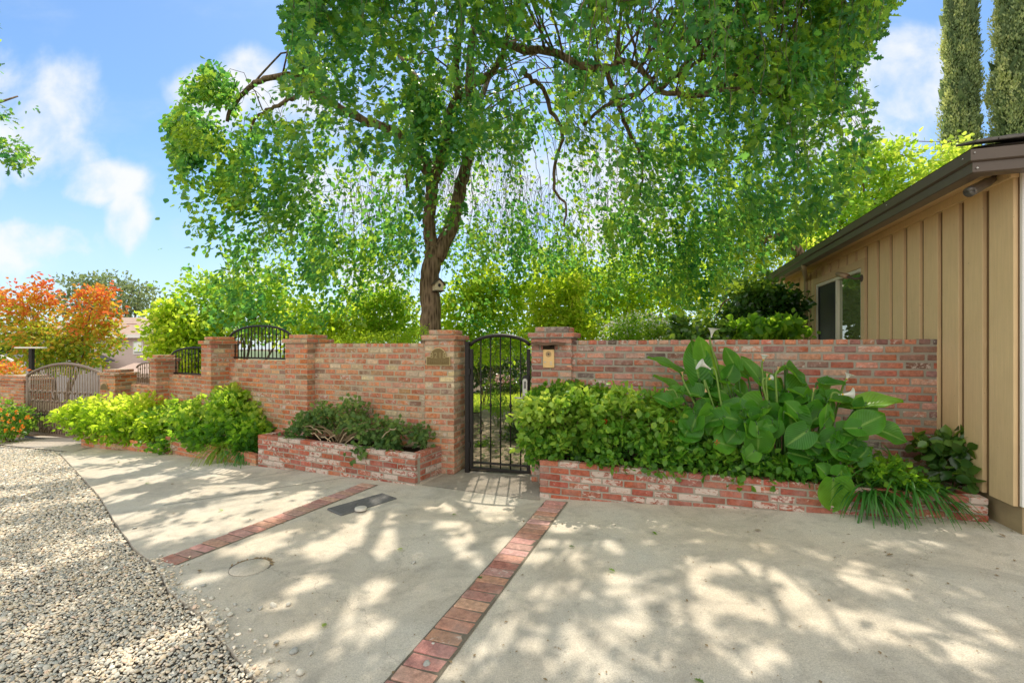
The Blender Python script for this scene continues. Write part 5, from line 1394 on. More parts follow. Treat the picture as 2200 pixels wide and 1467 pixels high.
# birdhouse on the trunk
bh = P(944, 614, 9.22)
t = thing('birdhouse', 'small pale wooden birdhouse with pitched roof fixed to the oak trunk', 'birdhouse', bh)
ub, vb = frame(-28)
mb = MB(); a = [(-.085, -.09), (.085, -.09), (.085, .04), (0, .12), (-.085, .04)]
mb.prism([bh + ub * x + Vector((0, 0, z)) for x, z in a], vb, .2); mb.build('box', M['birdhouse'], t)
mb = MB()
for sg in (-1, 1):
    e0 = bh - vb * .03 + Vector((0, 0, .135)); e1 = bh - vb * .03 + ub * .125 * sg + Vector((0, 0, .02))
    mb.prism([e0, e1, e1 + Vector((0, 0, .018)), e0 + Vector((0, 0, .02))], vb, .26)
mb.box(bh + vb * .08 + Vector((0, 0, -.1)), ub, vb, .2, .26, .018)
mb.build('roof', M['darkwood'], t)
mb = MB(); n = 16
mb.grid([[bh - vb * .004 + ub * (math.cos(2 * math.pi * k / n) * r) + Vector((0, 0, .01 + math.sin(2 * math.pi * k / n) * r * 1.25)) for k in range(n + 1)] for r in (0.0, .03)]); mb.build('entrance', M['black'], t)

# ================================================================== PLANTS IN THE PLANTERS
def pl_line(A, dirv, px, off=0.0):
    """point on a line parallel to the planter seen in column px"""
    A = Vector((A[0], A[1], 0)); u = dirv; v = Vector((-u.y, u.x, 0)); A = A + v * off
    r = (px - HX) / F; t_ = (A.x - r * A.y) / (r * u.y - u.x)
    return A + u * t_
def ppt(px, py, off): # right planter
    q = pl_line(PFL, up_, px, off); q.z = EYE - (py - HY) / F * q.y; return q
zsoil = EYE - 1.165 - .06
# lantana hedge: four bushes side by side, each with its own blobs
def bl(px, py, off, rx, ry, rz): q = ppt(px, py, off); return (q.x, q.y, q.z, rx, ry, rz)
HEDGE = [('dense green lantana bush leaning out past the garden gate, with pale sunlit tips', 1195, [bl(1190, 905, .30, .36, .30, .26), bl(1160, 945, .22, .22, .24, .22), bl(1215, 955, .18, .3, .22, .2), bl(1165, 880, .32, .2, .2, .14), bl(1150, 990, .28, .12, .2, .1), bl(1180, 872, .03, .26, .17, .10), bl(1240, 858, .10, .14, .12, .12), bl(1210, 848, .2, .1, .1, .07), bl(1150, 890, .08, .16, .18, .12)], 520),
         ('green lantana bush second from the gate, with yellow sunlit leaves', 1320, [bl(1315, 915, .28, .34, .3, .24), bl(1330, 965, .16, .34, .2, .2), bl(1280, 890, .3, .22, .24, .16), bl(1290, 872, .05, .16, .12, .08), bl(1345, 852, .12, .13, .12, .11)], 420),
         ('green lantana bush third from the gate, left of the big calla leaves', 1430, [bl(1430, 925, .26, .34, .28, .22), bl(1440, 980, .14, .3, .2, .18), bl(1400, 880, .32, .2, .2, .14)], 340),
         ('low green lantana bush beneath the calla lilies', 1580, [bl(1560, 985, .16, .36, .2, .14), bl(1640, 1000, .12, .3, .16, .13), bl(1510, 960, .22, .22, .2, .14), bl(1700, 1012, .1, .2, .14, .1)], 280)]
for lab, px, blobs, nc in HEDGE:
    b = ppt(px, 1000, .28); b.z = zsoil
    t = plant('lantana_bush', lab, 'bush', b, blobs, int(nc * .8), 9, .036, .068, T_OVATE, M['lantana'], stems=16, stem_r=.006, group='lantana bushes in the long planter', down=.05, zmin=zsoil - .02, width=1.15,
              valf=lambda p, v: v - .04 + .30 * np.clip((p[:, 2] - (zsoil + .28)) / .22, -.9, 1) + .20 * np.clip((1.05 - p[:, 0]) / .5, 0, 1))  # upper leaves and gate end made paler: sunlight put into their colour
    for (fx, fy, fo) in {1195: [(1181, 873, .12), (1188, 882, .1), (1205, 868, .2), (1160, 905, .05)], 1320: [(1340, 846, .25), (1300, 905, .02)], 1580: [(1540, 950, -.06), (1445, 905, .05)]}.get(px, []):
        q = ppt(fx, fy, fo); n = 16; d = rdir(n); d[:, 1] = -abs(d[:, 1])
        leaf_obj('flower_head', np.array(q)[None] + d * .012, d + np.array([0, -.4, .4]), np.full(n, .016), T_OVATE, M['red'], t)
# ferny dark foliage behind the hedge against the wall
q = ppt(1230, 850, .42); q.z = zsoil
plant('fern_plant', 'dark feathery plant behind the lantana, against the wall under the intercom', 'plant', q, [bl(1215, 845, .44, .30, .1, .09), bl(1290, 850, .42, .24, .1, .07), bl(1170, 850, .40, .14, .1, .07)], 230, 11, .035, .055, T_LOBED, M['midgreen'], stems=12, stem_r=.004, stem_mat=M['green_stem'], valf=lambda p, v: v * .55)

M['calla_stem'] = m_plain('calla_stem', (.06, .15, .025), .45, .4, 0, .15, 20)
# calla lilies --------------------------------------------------------
def calla_leaf(mb, base, tip, width, nrm, cup=.25, droop=.12, wave=.03, lobes=.22, rnd=.4):
    """arrow-shaped blade from base (where the stalk joins) to tip; stores |cross|, along, random in the colour attribute"""
    base = Vector(base); tip = Vector(tip); ax = tip - base; L = ax.length; ax.normalize()
    nrm = Vector(nrm); nrm = (nrm - ax * nrm.dot(ax)).normalized(); sd_ = ax.cross(nrm)
    nv, nu = 15, 11; ph = random.uniform(0, 6)
    b0 = len(mb.v)
    for i in range(nv):
        v = i / (nv - 1)
        # half-width profile: broad near the base, pointed tip
        w_ = width / 2 * (math.sin(math.pi * min(1, (v * .80 + .20))) ** .75) * (1.0 if v < .5 else 1 - .18 * (v - .5))
        if i == nv - 1: w_ = .001
        for j in range(nu):
            s = -1 + 2 * j / (nu - 1); a = abs(s)
            back = -lobes * L * max(0, 1 - v / .30) * a * (1 - .35 * a * a)
            al = v * L + back
            z = cup * width * (a ** 1.6) * .8 * (1 - .45 * v) - droop * L * (v ** 2.0) * 1.1 + wave * L * math.sin(v * 9 + ph + s * 1.3) * a ** 2
            p = base + ax * al + sd_ * (s * w_) + nrm * z
            mb.v.append(tuple(p)); mb.c.append((a, v, rnd, 1))
    for i in range(nv - 1):
        for j in range(nu - 1):
            mb.f.append((b0 + i * nu + j, b0 + i * nu + j + 1, b0 + (i + 1) * nu + j + 1, b0 + (i + 1) * nu + j)); mb.m.append(0); mb.sm.append(True)
CL = [(1501, 812, 1487, 730, 55, 'f', .30), (1531, 808, 1493, 722, 46, 'b', .75), (1462, 802, 1399, 757, 30, 'u', .6), (1459, 842, 1408, 800, 26, 'u', .7), (1436, 865, 1402, 850, 30, 'f', .4), (1424, 842, 1393, 856, 16, 'u', .9),
      (1507, 852, 1458, 832, 44, 'c', .4), (1515, 856, 1562, 855, 28, 'u', .45), (1565, 848, 1512, 815, 46, 'f', .45), (1578, 835, 1608, 850, 48, 'f', .35), (1583, 793, 1556, 745, 30, 'b', .5), (1607, 810, 1572, 779, 30, 'f', .5),
      (1632, 816, 1598, 762, 28, 'f', .45), (1562, 812, 1580, 782, 40, 'f', .12), (1640, 876, 1588, 896, 62, 'c', .6), (1600, 877, 1544, 862, 34, 'c', .45), (1642, 884, 1668, 896, 34, 'u', .55), (1596, 880, 1566, 915, 44, 'f', .5),
      (1535, 876, 1521, 941, 62, 'f', .62), (1491, 884, 1486, 930, 46, 'f', .5), (1683, 838, 1642, 852, 54, 'c', .3), (1692, 836, 1750, 848, 58, 'c', .3), (1690, 790, 1736, 824, 42, 'u', .3), (1690, 792, 1660, 804, 18, 'u', .6),
      (1766, 826, 1817, 822, 36, 'u', .2), (1842, 873, 1938, 852, 50, 'u', .95), (1838, 876, 1804, 868, 44, 'u', .3), (1843, 918, 1903, 886, 52, 'f', .55), (1880, 920, 1953, 946, 52, 'f', .5), (1848, 920, 1812, 918, 40, 'f', .5), (1850, 930, 1842, 945, 30, 'f', .5),
      (1770, 914, 1779, 866, 30, 'f', .5), (1775, 910, 1788, 934, 28, 'f', .5), (1770, 858, 1797, 884, 30, 'f', .35), (1748, 852, 1761, 882, 28, 'f', .4), (1695, 884, 1706, 940, 64, 'c', .45), (1718, 893, 1764, 912, 40, 'f', .45), (1714, 890, 1688, 860, 36, 'f', .6),
      (1735, 925, 1688, 958, 52, 'f', .3), (1738, 945, 1780, 952, 34, 'f', .45), (1784, 964, 1740, 974, 42, 'f', .5), (1782, 950, 1831, 992, 40, 'f', .5), (1779, 972, 1791, 1014, 50, 'f', .75), (1790, 1028, 1789, 1100, 66, 'f', .72), (1775, 1020, 1756, 995, 40, 'f', .55), (1800, 1022, 1819, 1000, 36, 'f', .6),
      (1630, 928, 1629, 976, 54, 'f', .6), (1622, 968, 1598, 985, 40, 'f', .8), (1585, 925, 1560, 952, 40, 'f', .4), (1660, 905, 1655, 950, 40, 'f', .35), (1550, 900, 1500, 905, 40, 'f', .3), (1725, 870, 1745, 900, 40, 'f', .3), (1815, 950, 1860, 965, 40, 'f', .15), (1840, 990, 1870, 960, 36, 'f', .12)]
for i in range(52):
    x_ = random.uniform(1450, 1860); y_ = random.uniform(815, 985) + (x_ - 1640) * .06
    a_ = random.uniform(-.9, .9) * math.pi; L_ = random.uniform(38, 62)
    CL.append((x_, y_, x_ + math.sin(a_) * L_, y_ + abs(math.cos(a_)) * L_ * .6, random.uniform(36, 56), random.choice('ffc'), random.uniform(.1, .65)))
cb = ppt(1680, 1000, .34); cb.z = zsoil
calla = thing('calla_lily', 'large calla lily clump with broad glossy arrow-shaped leaves and white flowers', 'calla lily', cb)
for i, (bx_, by_, tx_, ty_, wpx, kind, rn) in enumerate(CL):
    off = max(.31 - max(0, (by_ - 835)) * .0036, .03) + random.uniform(-.05, .06)
    if i == 43: off = -.06
    if i in (44, 45): off = -.03
    b = ppt(bx_, by_, off); tp = ppt(tx_, ty_, off + random.uniform(-.06, .05)); wd = wpx / F * b.y * 1.12
    n = {'f': Vector((random.uniform(-.3, .3), -.80, .55)), 'c': Vector((random.uniform(-.2, .2), -.62, .8)), 'u': Vector((random.uniform(-.3, .3), -.45, .9)), 'b': Vector((random.uniform(-.2, .3), .55, .5))}[kind]
    mb = MB(); calla_leaf(mb, b, tp, wd, n, {'f': .24, 'c': .46, 'u': .34, 'b': .3}[kind] * random.uniform(.7, 1.3), random.uniform(.06, .3), random.uniform(.02, .06), random.uniform(.2, .3), min(1, max(0, rn + random.uniform(-.1, .1))))
    lf = mb.build('leaf', M['calla'], calla)
    root = cb + Vector(((b.x - cb.x) * random.uniform(.45, .75), (b.y - cb.y) * .5 + random.uniform(-.06, .06), 0))
    mid = root.lerp(b, .55) + Vector((0, .02, .07 * (b - root).length)); ax = (tp - b).normalized()
    st_ = smooth([root, mid, b - n.normalized() * .012 - ax * .01, b + ax * .02], 4, .0)
    mb = MB(); mb.tube(st_, taper(len(st_), .011, .006), 6); mb.build('stalk', M['calla_stem'], lf)
def spathe(c, axis, L, R, open_dir, faded=False, white=True):
    """funnel-shaped flower: rolled cone that flares, with a pointed lip on one side"""
    c = Vector(c); axis = Vector(axis).normalized(); e = Vector(open_dir); e = (e - axis * e.dot(axis)).normalized(); f = axis.cross(e)
    mb = MB(); rows = []
    for i in range(9):
        v = i / 8; r = R * (.16 + .84 * v ** 2.2); row = []
        for k in range(21):
            a = -math.pi + 2 * math.pi * k / 20
            lip = (.5 + .5 * math.cos(a)) ** 2
            p = c + axis * (L * v * (1 + .0 * lip) - .28 * L * (1 - lip) * v ** 2 * .6) + (e * math.cos(a) + f * math.sin(a)) * r * (1 + .55 * lip * v ** 3) - axis * (.30 * L * lip * v ** 5 * .5)
            row.append(p)
        rows.append(row)
    mb.grid(rows); fl = mb.build('flower', M['faded'] if faded else M['petal'], calla)
    if not faded:
        mb = MB(); mb.tube([c + axis * (L * .2), c + axis * (L * .5), c + axis * (L * .72)], [.009, .009, .004], 7); mb.build('spadix', M['spadix'], fl)
    return fl
def flower(px, py, axis, L, R, od, faded=False, root=None, off=.26):
    tipc = ppt(px, py, off); axis = Vector(axis).normalized(); c = tipc - axis * L * .55
    fl = spathe(c, axis, L, R, od, faded)
    r = cb + Vector(((c.x - cb.x) * .6, (c.y - cb.y) * .5, 0)) if root is None else ppt(*root, off)
    m = r.lerp(c, .6) + Vector((0, 0, .03))
    pts = smooth([r, m, c - axis * .05, c + axis * .02], 4, 0); mb = MB(); mb.tube(pts, taper(len(pts), .010, .008), 6); mb.build('stalk', M['green_stem'], fl)
flower(1530, 712, (.12, -.1, 1), .11, .046, (1, -.5, .1), off=.34)
flower(1512, 784, (-.85, .05, .50), .135, .046, (-.4, -.2, -.9), off=.12)
flower(1641, 768, (.1, -.15, 1), .085, .032, (.2, -1, .1), off=.3)
flower(1822, 808, (.35, -.2, 1), .085, .036, (1, -.3, 0), off=.3)
flower(1822, 847, (1, -.35, .05), .13, .038, (.1, -.3, 1), off=.16)
flower(1733, 955, (-1, .1, .12), .085, .024, (0, .2, 1), off=.0)
flower(1655, 813, (.8, .1, .3), .06, .022, (.2, 0, 1), off=.2)
for (a, b, ax) in ((1648, 806, (.1, 0, 1)), (1466, 803, (-.2, 0, 1)), (1516, 838, (0, -.2, -1)), (1698, 888, (-.2, -.4, .4)), (1748, 838, (.1, -.1, 1)), (1434, 837, (-1, -.2, .3)), (1745, 925, (-.1, 0, 1)), (1672, 792, (.3, 0, 1))):
    flower(a, b, ax, .065, .014, (1, -.3, .2), True, off=.18)

# strap-leaved plants at the right end ---------------------------------
def straps(name, label, base, n, length, width, spread, mat, hang=None, cat='plant', group=None, up=.6, bias=(0, 0)):
    t = thing(name, label, cat, base, group); base = Vector(base); mb = MB()
    for i in range(n):
        a = random.uniform(0, 6.283); L = length * random.uniform(.6, 1.15); wd = width * random.uniform(.7, 1.2)
        dx, dy = math.cos(a) * spread + bias[0] * random.uniform(.3, 1.5), math.sin(a) * spread + bias[1] * random.uniform(.3, 1.5)
        p = base + Vector((random.gauss(0, .04), random.gauss(0, .03), 0)); v = Vector((dx, dy, up * random.uniform(.5, 1.3))).normalized()
        pts = [p]; m = 9
        for k in range(m):
            v = (v + Vector((dx * .06, dy * .06, -.30 * random.uniform(.6, 1.3)))).normalized(); pts.append(pts[-1] + v * L / m)
        sd_ = Vector((-dy, dx, 0)).normalized() if abs(dx) + abs(dy) > .01 else Vector((1, 0, 0))
        rv = random.random()
        rows = [[q - sd_ * wd * .5 * f_ + Vector((0, 0, .15 * wd * f_)), q, q + sd_ * wd * .5 * f_ + Vector((0, 0, .15 * wd * f_))] for q, f_ in zip(pts, [.8, 1, 1, 1, 1, .95, .85, .7, .45, .05])]
        b0 = len(mb.v); mb.grid(rows, 0, (rv, 0, 0, 1))
    return t, mb
M['strap'] = m_leaf('strap_leaves', [(0, (.03, .12, .02, 1)), (.6, (.08, .24, .035, 1)), (1, (.2, .4, .07, 1))], [(0, (.1, .4, .03, 1)), (1, (.45, .7, .06, 1))], .35, .35, .45, attr='bcol')
M['yellow_strap'] = m_leaf('yellowing_strap', [(0, (.14, .24, .03, 1)), (1, (.45, .42, .06, 1))], [(0, (.4, .6, .04, 1)), (1, (.8, .75, .08, 1))], .45, .5, .3, attr='bcol')
for lab, px, py, off, n, L, bias, up in (('clump of dark green strap leaves spilling over the planter edge beside the hanging calla leaf', 1872, 1030, .07, 130, .44, (-.08, -.42), .8),
                              ('clump of long strap leaves lying toward the house wall at the planter end', 1950, 1015, .12, 110, .58, (.26, -.16), 1.0),
                              ('clump of strap leaves between the calla lily and the brick wall end', 1935, 990, .30, 80, .56, (.1, -.05), .9)):
    b = ppt(px, py, off); b.z = zsoil
    t, mb = straps('strap_leaf_plant', lab, b, n, L, .016, .5, None, group='strap-leaved clumps at the planter end', up=up, bias=bias); mb.build('leaves', M['strap'], t)
q = ppt(1850, 1010, .12); q.z = zsoil
plant('geranium_plant', 'low dark geranium foliage with lobed leaves beside the hanging calla leaf', 'plant', q, [bl(1830, 985, .12, .22, .12, .09), bl(1900, 1010, .08, .2, .12, .08), bl(1690, 1005, .1, .2, .1, .08), bl(1960, 1035, .06, .16, .1, .06)], 170, 7, .035, .05, T_LOBED, M['midgreen'], stems=10, stem_r=.004, stem_mat=M['green_stem'], valf=lambda p, v: v * .55)
q = ppt(2045, 1030, .32); q.z = zsoil
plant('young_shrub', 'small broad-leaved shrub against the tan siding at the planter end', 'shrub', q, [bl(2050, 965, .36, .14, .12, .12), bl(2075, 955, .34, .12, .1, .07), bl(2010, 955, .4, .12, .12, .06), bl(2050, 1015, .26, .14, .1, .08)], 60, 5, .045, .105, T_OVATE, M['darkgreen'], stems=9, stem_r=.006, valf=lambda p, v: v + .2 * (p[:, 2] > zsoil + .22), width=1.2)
# sparse shrub in the left planter -------------------------------------
PL1, PR1 = Vector((-3.5, 6.42, 0)), Vector((-1.09, 5.24, 0)); uL = (PR1 - PL1).normalized()
def lpt(px, py, off): q = pl_line(PL1, uL, px, off); q.z = EYE - (py - HY) / F * q.y; return q
def bl2(px, py, off, rx, ry, rz): q = lpt(px, py, off); return (q.x, q.y, q.z, rx, ry, rz)
b = lpt(735, 955, .25); b.z = EYE - 1.28
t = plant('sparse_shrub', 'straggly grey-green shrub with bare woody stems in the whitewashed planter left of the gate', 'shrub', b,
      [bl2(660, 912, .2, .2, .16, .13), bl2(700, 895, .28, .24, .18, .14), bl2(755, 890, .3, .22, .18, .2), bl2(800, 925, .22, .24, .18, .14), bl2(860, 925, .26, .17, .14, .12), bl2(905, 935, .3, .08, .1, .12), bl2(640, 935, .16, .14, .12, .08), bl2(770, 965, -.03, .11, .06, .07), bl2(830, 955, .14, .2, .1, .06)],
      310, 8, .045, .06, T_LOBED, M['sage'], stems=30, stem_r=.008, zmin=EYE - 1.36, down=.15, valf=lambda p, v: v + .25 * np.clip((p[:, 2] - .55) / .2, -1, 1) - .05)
M['pale_stem'] = m_plain('pale_stem', (.44, .34, .22), .85, .2, 0, .15, 30)
for a in ((690, 948, 668, 930), (700, 952, 720, 935), (715, 955, 690, 938), (730, 952, 745, 930), (740, 955, 790, 925), (690, 930, 650, 915), (820, 940, 850, 920)):
    p = lpt(a[0], a[1], .1); q = lpt(a[2], a[3], .1); mb = MB(); mb.tube(smooth([p, p.lerp(q, .5) + Vector((0, 0, .03)), q], 4, .008), .007, 5); mb.build('bare_stem', M['pale_stem'], t)
# dense bushes in the two stepped planters ------------------------------
PL2, PR2 = Vector((-5.82, 7.82, 0)), Vector((-3.5, 6.42, 0)); uM = (PR2 - PL2).normalized()
def mpt(px, py, off): q = pl_line(PL2, uM, px, off); q.z = EYE - (py - HY) / F * q.y; return q
def bl3(px, py, off, rx, ry, rz): q = mpt(px, py, off); return (q.x, q.y, q.z, rx, ry, rz)
b = mpt(450, 975, .3); b.z = EYE - 1.6
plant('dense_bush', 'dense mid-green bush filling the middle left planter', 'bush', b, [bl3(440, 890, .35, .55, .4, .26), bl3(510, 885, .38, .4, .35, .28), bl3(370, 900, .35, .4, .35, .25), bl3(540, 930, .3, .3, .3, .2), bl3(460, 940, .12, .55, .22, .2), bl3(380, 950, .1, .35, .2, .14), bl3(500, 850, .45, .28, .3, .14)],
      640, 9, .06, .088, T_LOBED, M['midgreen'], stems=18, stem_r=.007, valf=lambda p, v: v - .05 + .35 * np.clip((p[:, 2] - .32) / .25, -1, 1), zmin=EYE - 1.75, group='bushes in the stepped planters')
PL3, PR3 = Vector((-8.39, 9.07, 0)), Vector((-5.82, 7.82, 0)); uN = (PR3 - PL3).normalized()
def npt(px, py, off): q = pl_line(PL3, uN, px, off); q.z = EYE - (py - HY) / F * q.y; return q
def bl4(px, py, off, rx, ry, rz): q = npt(px, py, off); return (q.x, q.y, q.z, rx, ry, rz)
b = npt(260, 950, .3); b.z = EYE - 1.75
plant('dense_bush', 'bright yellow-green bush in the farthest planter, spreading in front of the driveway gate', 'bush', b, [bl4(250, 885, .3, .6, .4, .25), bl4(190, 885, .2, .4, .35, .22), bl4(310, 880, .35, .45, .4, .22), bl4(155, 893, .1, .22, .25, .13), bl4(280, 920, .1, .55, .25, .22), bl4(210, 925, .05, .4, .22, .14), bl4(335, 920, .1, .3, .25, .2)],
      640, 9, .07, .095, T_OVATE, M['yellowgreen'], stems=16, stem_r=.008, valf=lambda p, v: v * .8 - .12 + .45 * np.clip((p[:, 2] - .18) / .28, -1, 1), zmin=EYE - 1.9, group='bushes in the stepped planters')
b = mpt(480, 975, .06); b.z = EYE - 1.56
t, mb = straps('grass_tuft', 'tuft of yellowing grass blades hanging over the middle left planter', b, 60, .55, .018, .35, None, cat='grass tuft', up=.55, bias=(.05, -.45)); mb.build('blades', M['yellow_strap'], t)
b = mpt(530, 975, .12); b.z = EYE - 1.55
t, mb = straps('grass_tuft', 'tuft of fresh green grass blades at the right end of the middle left planter', b, 70, .55, .016, .45, None, cat='grass tuft', up=.6, bias=(.1, -.3)); mb.build('blades', M['strap'], t)
# orange flowers by the left pier
p = P(18, 905, 10.3)
t = plant('lantana_bush', 'bush of orange lantana flowers against the red brick pier at the left edge', 'bush', (p.x, p.y, g(p.x, p.y)), [(p.x, p.y, p.z, .45, .35, .38), (p.x - .5, p.y, p.z + .1, .5, .35, .4), (p.x + .2, p.y - .05, p.z - .1, .25, .25, .25)], 200, 10, .07, .08, T_OVATE, M['lantana'], stems=10, zmin=g(p.x, p.y))
for (fx, fy) in ((5, 880), (22, 905), (38, 885), (48, 905), (15, 925), (60, 897), (30, 922), (44, 925), (8, 900), (34, 898), (52, 915), (66, 895), (20, 890), (3, 915)):
    q = P(fx, fy, 9.93 + random.uniform(-.05, .1)); n = 14; d = rdir(n); d[:, 1] = -abs(d[:, 1]); leaf_obj('flower_head', np.array(q)[None] + d * .022, d + np.array([0, -.3, .4]), np.full(n, .04), T_OVATE, M['orange'], t)
p = P(8, 795, 11.6)
plant('orange_shrub', 'dark shrub with orange tinted leaves rising behind the left brick pier', 'shrub', (p.x, p.y, g(p.x, p.y)), [(p.x, p.y, p.z, .5, .3, .18), (p.x, p.y, p.z - .5, .5, .3, .5)], 110, 9, .07, .09, T_OVATE, M['autumn'], stems=8, valf=lambda q, v: v + .15)

# ================================================================== TREES AND SHRUBS BEHIND THE WALLS
def at(px, d): x = xpx(px, d); return (x, d, g(x, d))
def blob_px(px, py, d, rpx, rpy, rd=None):
    q = P(px, py, d); return (q.x, q.y, q.z, rpx / F * d, rd if rd else rpx / F * d * .8, rpy / F * d)
def shrub(name, label, d, basepx, specs, nc, per, sig, size, tmpl, mat, cat='shrub', group='garden shrubs behind the brick wall', trunk_r=None, **kw):
    blobs = [blob_px(a, b, d + (e[0] if e else 0), rx, ry) for a, b, rx, ry, *e in specs]
    base = at(basepx, d); tk = None
    if trunk_r:
        tk = []
        for a, b, rx, ry, *e in specs[:5]:
            q = P(a, b, d + (e[0] if e else 0)); s0 = Vector(base)
            pts = smooth([s0, s0.lerp(q, .4) + Vector((random.uniform(-.1, .1), 0, .1)), q], 4, .03); tk.append((pts, taper(len(pts), trunk_r, trunk_r * .25)))
    return plant(name, label, cat, base, blobs, nc, per, sig, size, tmpl, mat, group=group, trunk=tk, **kw)
# autumn coloured tree, two rising crowns
def autumn_val(p, v):
    h = (EYE - p[:, 2]) / p[:, 1] * F + HY           # higher and outer leaves have turned
    z = p[:, 2]; return .17 + .86 * np.clip((z - 1.3) / 2.9, 0, 1) + (v - .45) * .9
shrub('autumn_tree', 'small tree turning orange and red above yellow-green, behind the driveway gate', 15, 130,
      [(62, 655, 52, 44), (198, 662, 46, 44), (110, 735, 75, 48), (190, 730, 58, 48), (40, 712, 50, 34), (92, 632, 20, 34), (205, 628, 34, 16), (130, 775, 70, 26), (238, 700, 16, 40), (20, 650, 22, 16), (225, 645, 16, 20), (95, 600, 8, 12), (42, 582, 8, 5), (238, 628, 8, 6)], 640, 11, .13, .135, T_OVATE, M['autumn'], 'tree', None, trunk_r=.06, stems=16, stem_r=.015, stem_mat=M['bark'], valf=autumn_val)
shrub('far_oak', 'grey-green spreading oak far behind the orange tree', 46, 260, [(230, 612, 50, 20), (300, 628, 40, 20), (270, 650, 60, 22), (175, 615, 45, 20), (330, 655, 30, 15), (240, 690, 60, 30), (160, 650, 40, 30)], 300, 11, .36, .42, T_DIA, M['grey_green'], 'tree', None, trunk_r=.16, stems=12, stem_r=.05, stem_mat=M['bark'])
shrub('round_tree', 'dark round tree behind the white gabled house at the far left', 45, 5, [(5, 745, 34, 28), (25, 755, 20, 22), (-30, 750, 40, 35)], 160, 12, .3, .35, T_DIA, M['darkgreen'], 'tree', None, trunk_r=.2, stems=4, stem_r=.05)
shrub('bright_tree', 'bright yellow-green young tree right of the pink house', 13.5, 375, [(375, 690, 46, 38), (405, 720, 52, 40), (352, 745, 30, 34), (430, 740, 48, 36), (365, 668, 30, 20), (400, 770, 55, 30)], 420, 12, .14, .15, T_OVATE, M['yellowgreen'], 'tree', None, trunk_r=.05, stems=10, stem_r=.015)
shrub('light_tree', 'light open tree with thin forked stems under the left side of the oak', 14.5, 520, [(470, 650, 70, 45), (560, 640, 75, 50), (520, 690, 90, 40), (620, 690, 55, 40), (430, 620, 45, 35), (590, 590, 45, 30)], 470, 10, .17, .16, T_OVATE, M['midgreen'], 'tree', None, trunk_r=.06, stems=14, stem_r=.016, stem_mat=M['bark_grey'], valf=lambda p, v: v + .15)
GS = 'garden shrubs behind the brick wall'
shrub('garden_shrub', 'pale yellow shrub behind the arched railing and smeared wall', 12.5, 690, [(680, 700, 60, 40), (740, 690, 50, 42), (640, 715, 45, 30), (720, 720, 80, 26), (665, 660, 35, 26)], 420, 10, .12, .12, T_OVATE, M['yellowgreen'], stems=10)
shrub('garden_shrub', 'green leafy shrub left of the oak trunk', 13.2, 830, [(810, 670, 55, 45), (860, 690, 50, 45), (780, 640, 35, 35), (830, 720, 70, 30), (850, 640, 40, 30)], 420, 10, .13, .13, T_OVATE, M['midgreen'], stems=10, valf=lambda p, v: v + .25)
shrub('fern_shrub', 'bright feathery fern-like plant just above the wall left of the gate pillar', 7.6, 860, [(850, 722, 48, 14), (895, 716, 32, 14), (790, 728, 40, 12), (730, 732, 30, 10), (860, 760, 60, 25)], 300, 12, .045, .05, T_LANCE, M['yellowgreen'], 'fern', None, stems=14, stem_mat=M['green_stem'], valf=lambda p, v: v * .75)
shrub('garden_shrub', 'broad sunlit shrub right of the oak trunk, above the gate', 12.6, 1040, [(1000, 670, 60, 50), (1070, 660, 60, 55), (1040, 610, 55, 40), (980, 720, 60, 30), (1100, 710, 55, 40), (1060, 745, 70, 30), (1120, 625, 40, 30)], 620, 11, .13, .125, T_OVATE, M['yellowgreen'], stems=12, valf=lambda p, v: v * .85)
shrub('garden_shrub', 'glowing yellow-green shrub directly behind the intercom pillar', 9.2, 1200, [(1200, 680, 62, 42), (1170, 640, 45, 35), (1245, 700, 36, 34), (1210, 720, 70, 28), (1160, 700, 34, 40), (1225, 620, 40, 28)], 560, 11, .085, .09, T_OVATE, M['yellowgreen'], stems=12, valf=lambda p, v: v + .08)
t = shrub('flowering_shrub', 'shrub covered with tiny white flowers behind the long wall', 8.6, 1370, [(1370, 702, 62, 26), (1330, 715, 40, 20), (1415, 708, 34, 24), (1375, 730, 70, 20)], 380, 9, .055, .065, T_OVATE, M['midgreen'], group=None, stems=10, valf=lambda p, v: v + .1)
c, d = blob_clumps([blob_px(a, b, 8.55, rx, ry) for a, b, rx, ry in ((1370, 698, 62, 27), (1415, 704, 34, 24), (1330, 712, 40, 20))], 1100)
leaf_obj('blossoms', c, d + rdir(len(c)) * .5, .032 * RNG.uniform(.7, 1.3, len(c)), T_OVATE, M['whiteflower'], t, width=1.6)
shrub('garden_tree', 'tall leafy tree behind the white flowering shrub, centre right', 15.5, 1320, [(1260, 610, 75, 60), (1360, 600, 80, 65), (1440, 640, 70, 55), (1310, 660, 90, 45), (1200, 570, 60, 45), (1480, 590, 60, 50)], 680, 11, .17, .16, T_OVATE, M['yellowgreen'], 'tree', None, trunk_r=.07, stems=14, stem_r=.018, stem_mat=M['bark_grey'], valf=lambda p, v: v * .8)
shrub('camellia_shrub', 'glossy broad-leaved shrub just above the wall behind the standing calla flower', 6.4, 1500, [(1470, 706, 36, 20), (1520, 708, 38, 20), (1560, 712, 30, 18), (1490, 725, 50, 18)], 130, 7, .05, .095, T_OVATE, M['darkgreen'], stems=9, valf=lambda p, v: v + .25, width=1.2)
shrub('camellia_shrub', 'pale-tipped broad-leaved shrub beside the house wall, above the long wall', 6.2, 1650, [(1640, 706, 46, 18), (1690, 700, 34, 18), (1600, 712, 36, 16), (1700, 715, 26, 14)], 120, 7, .05, .11, T_OVATE, M['midgreen'], stems=9, valf=lambda p, v: v * .6 + .1, width=1.15)
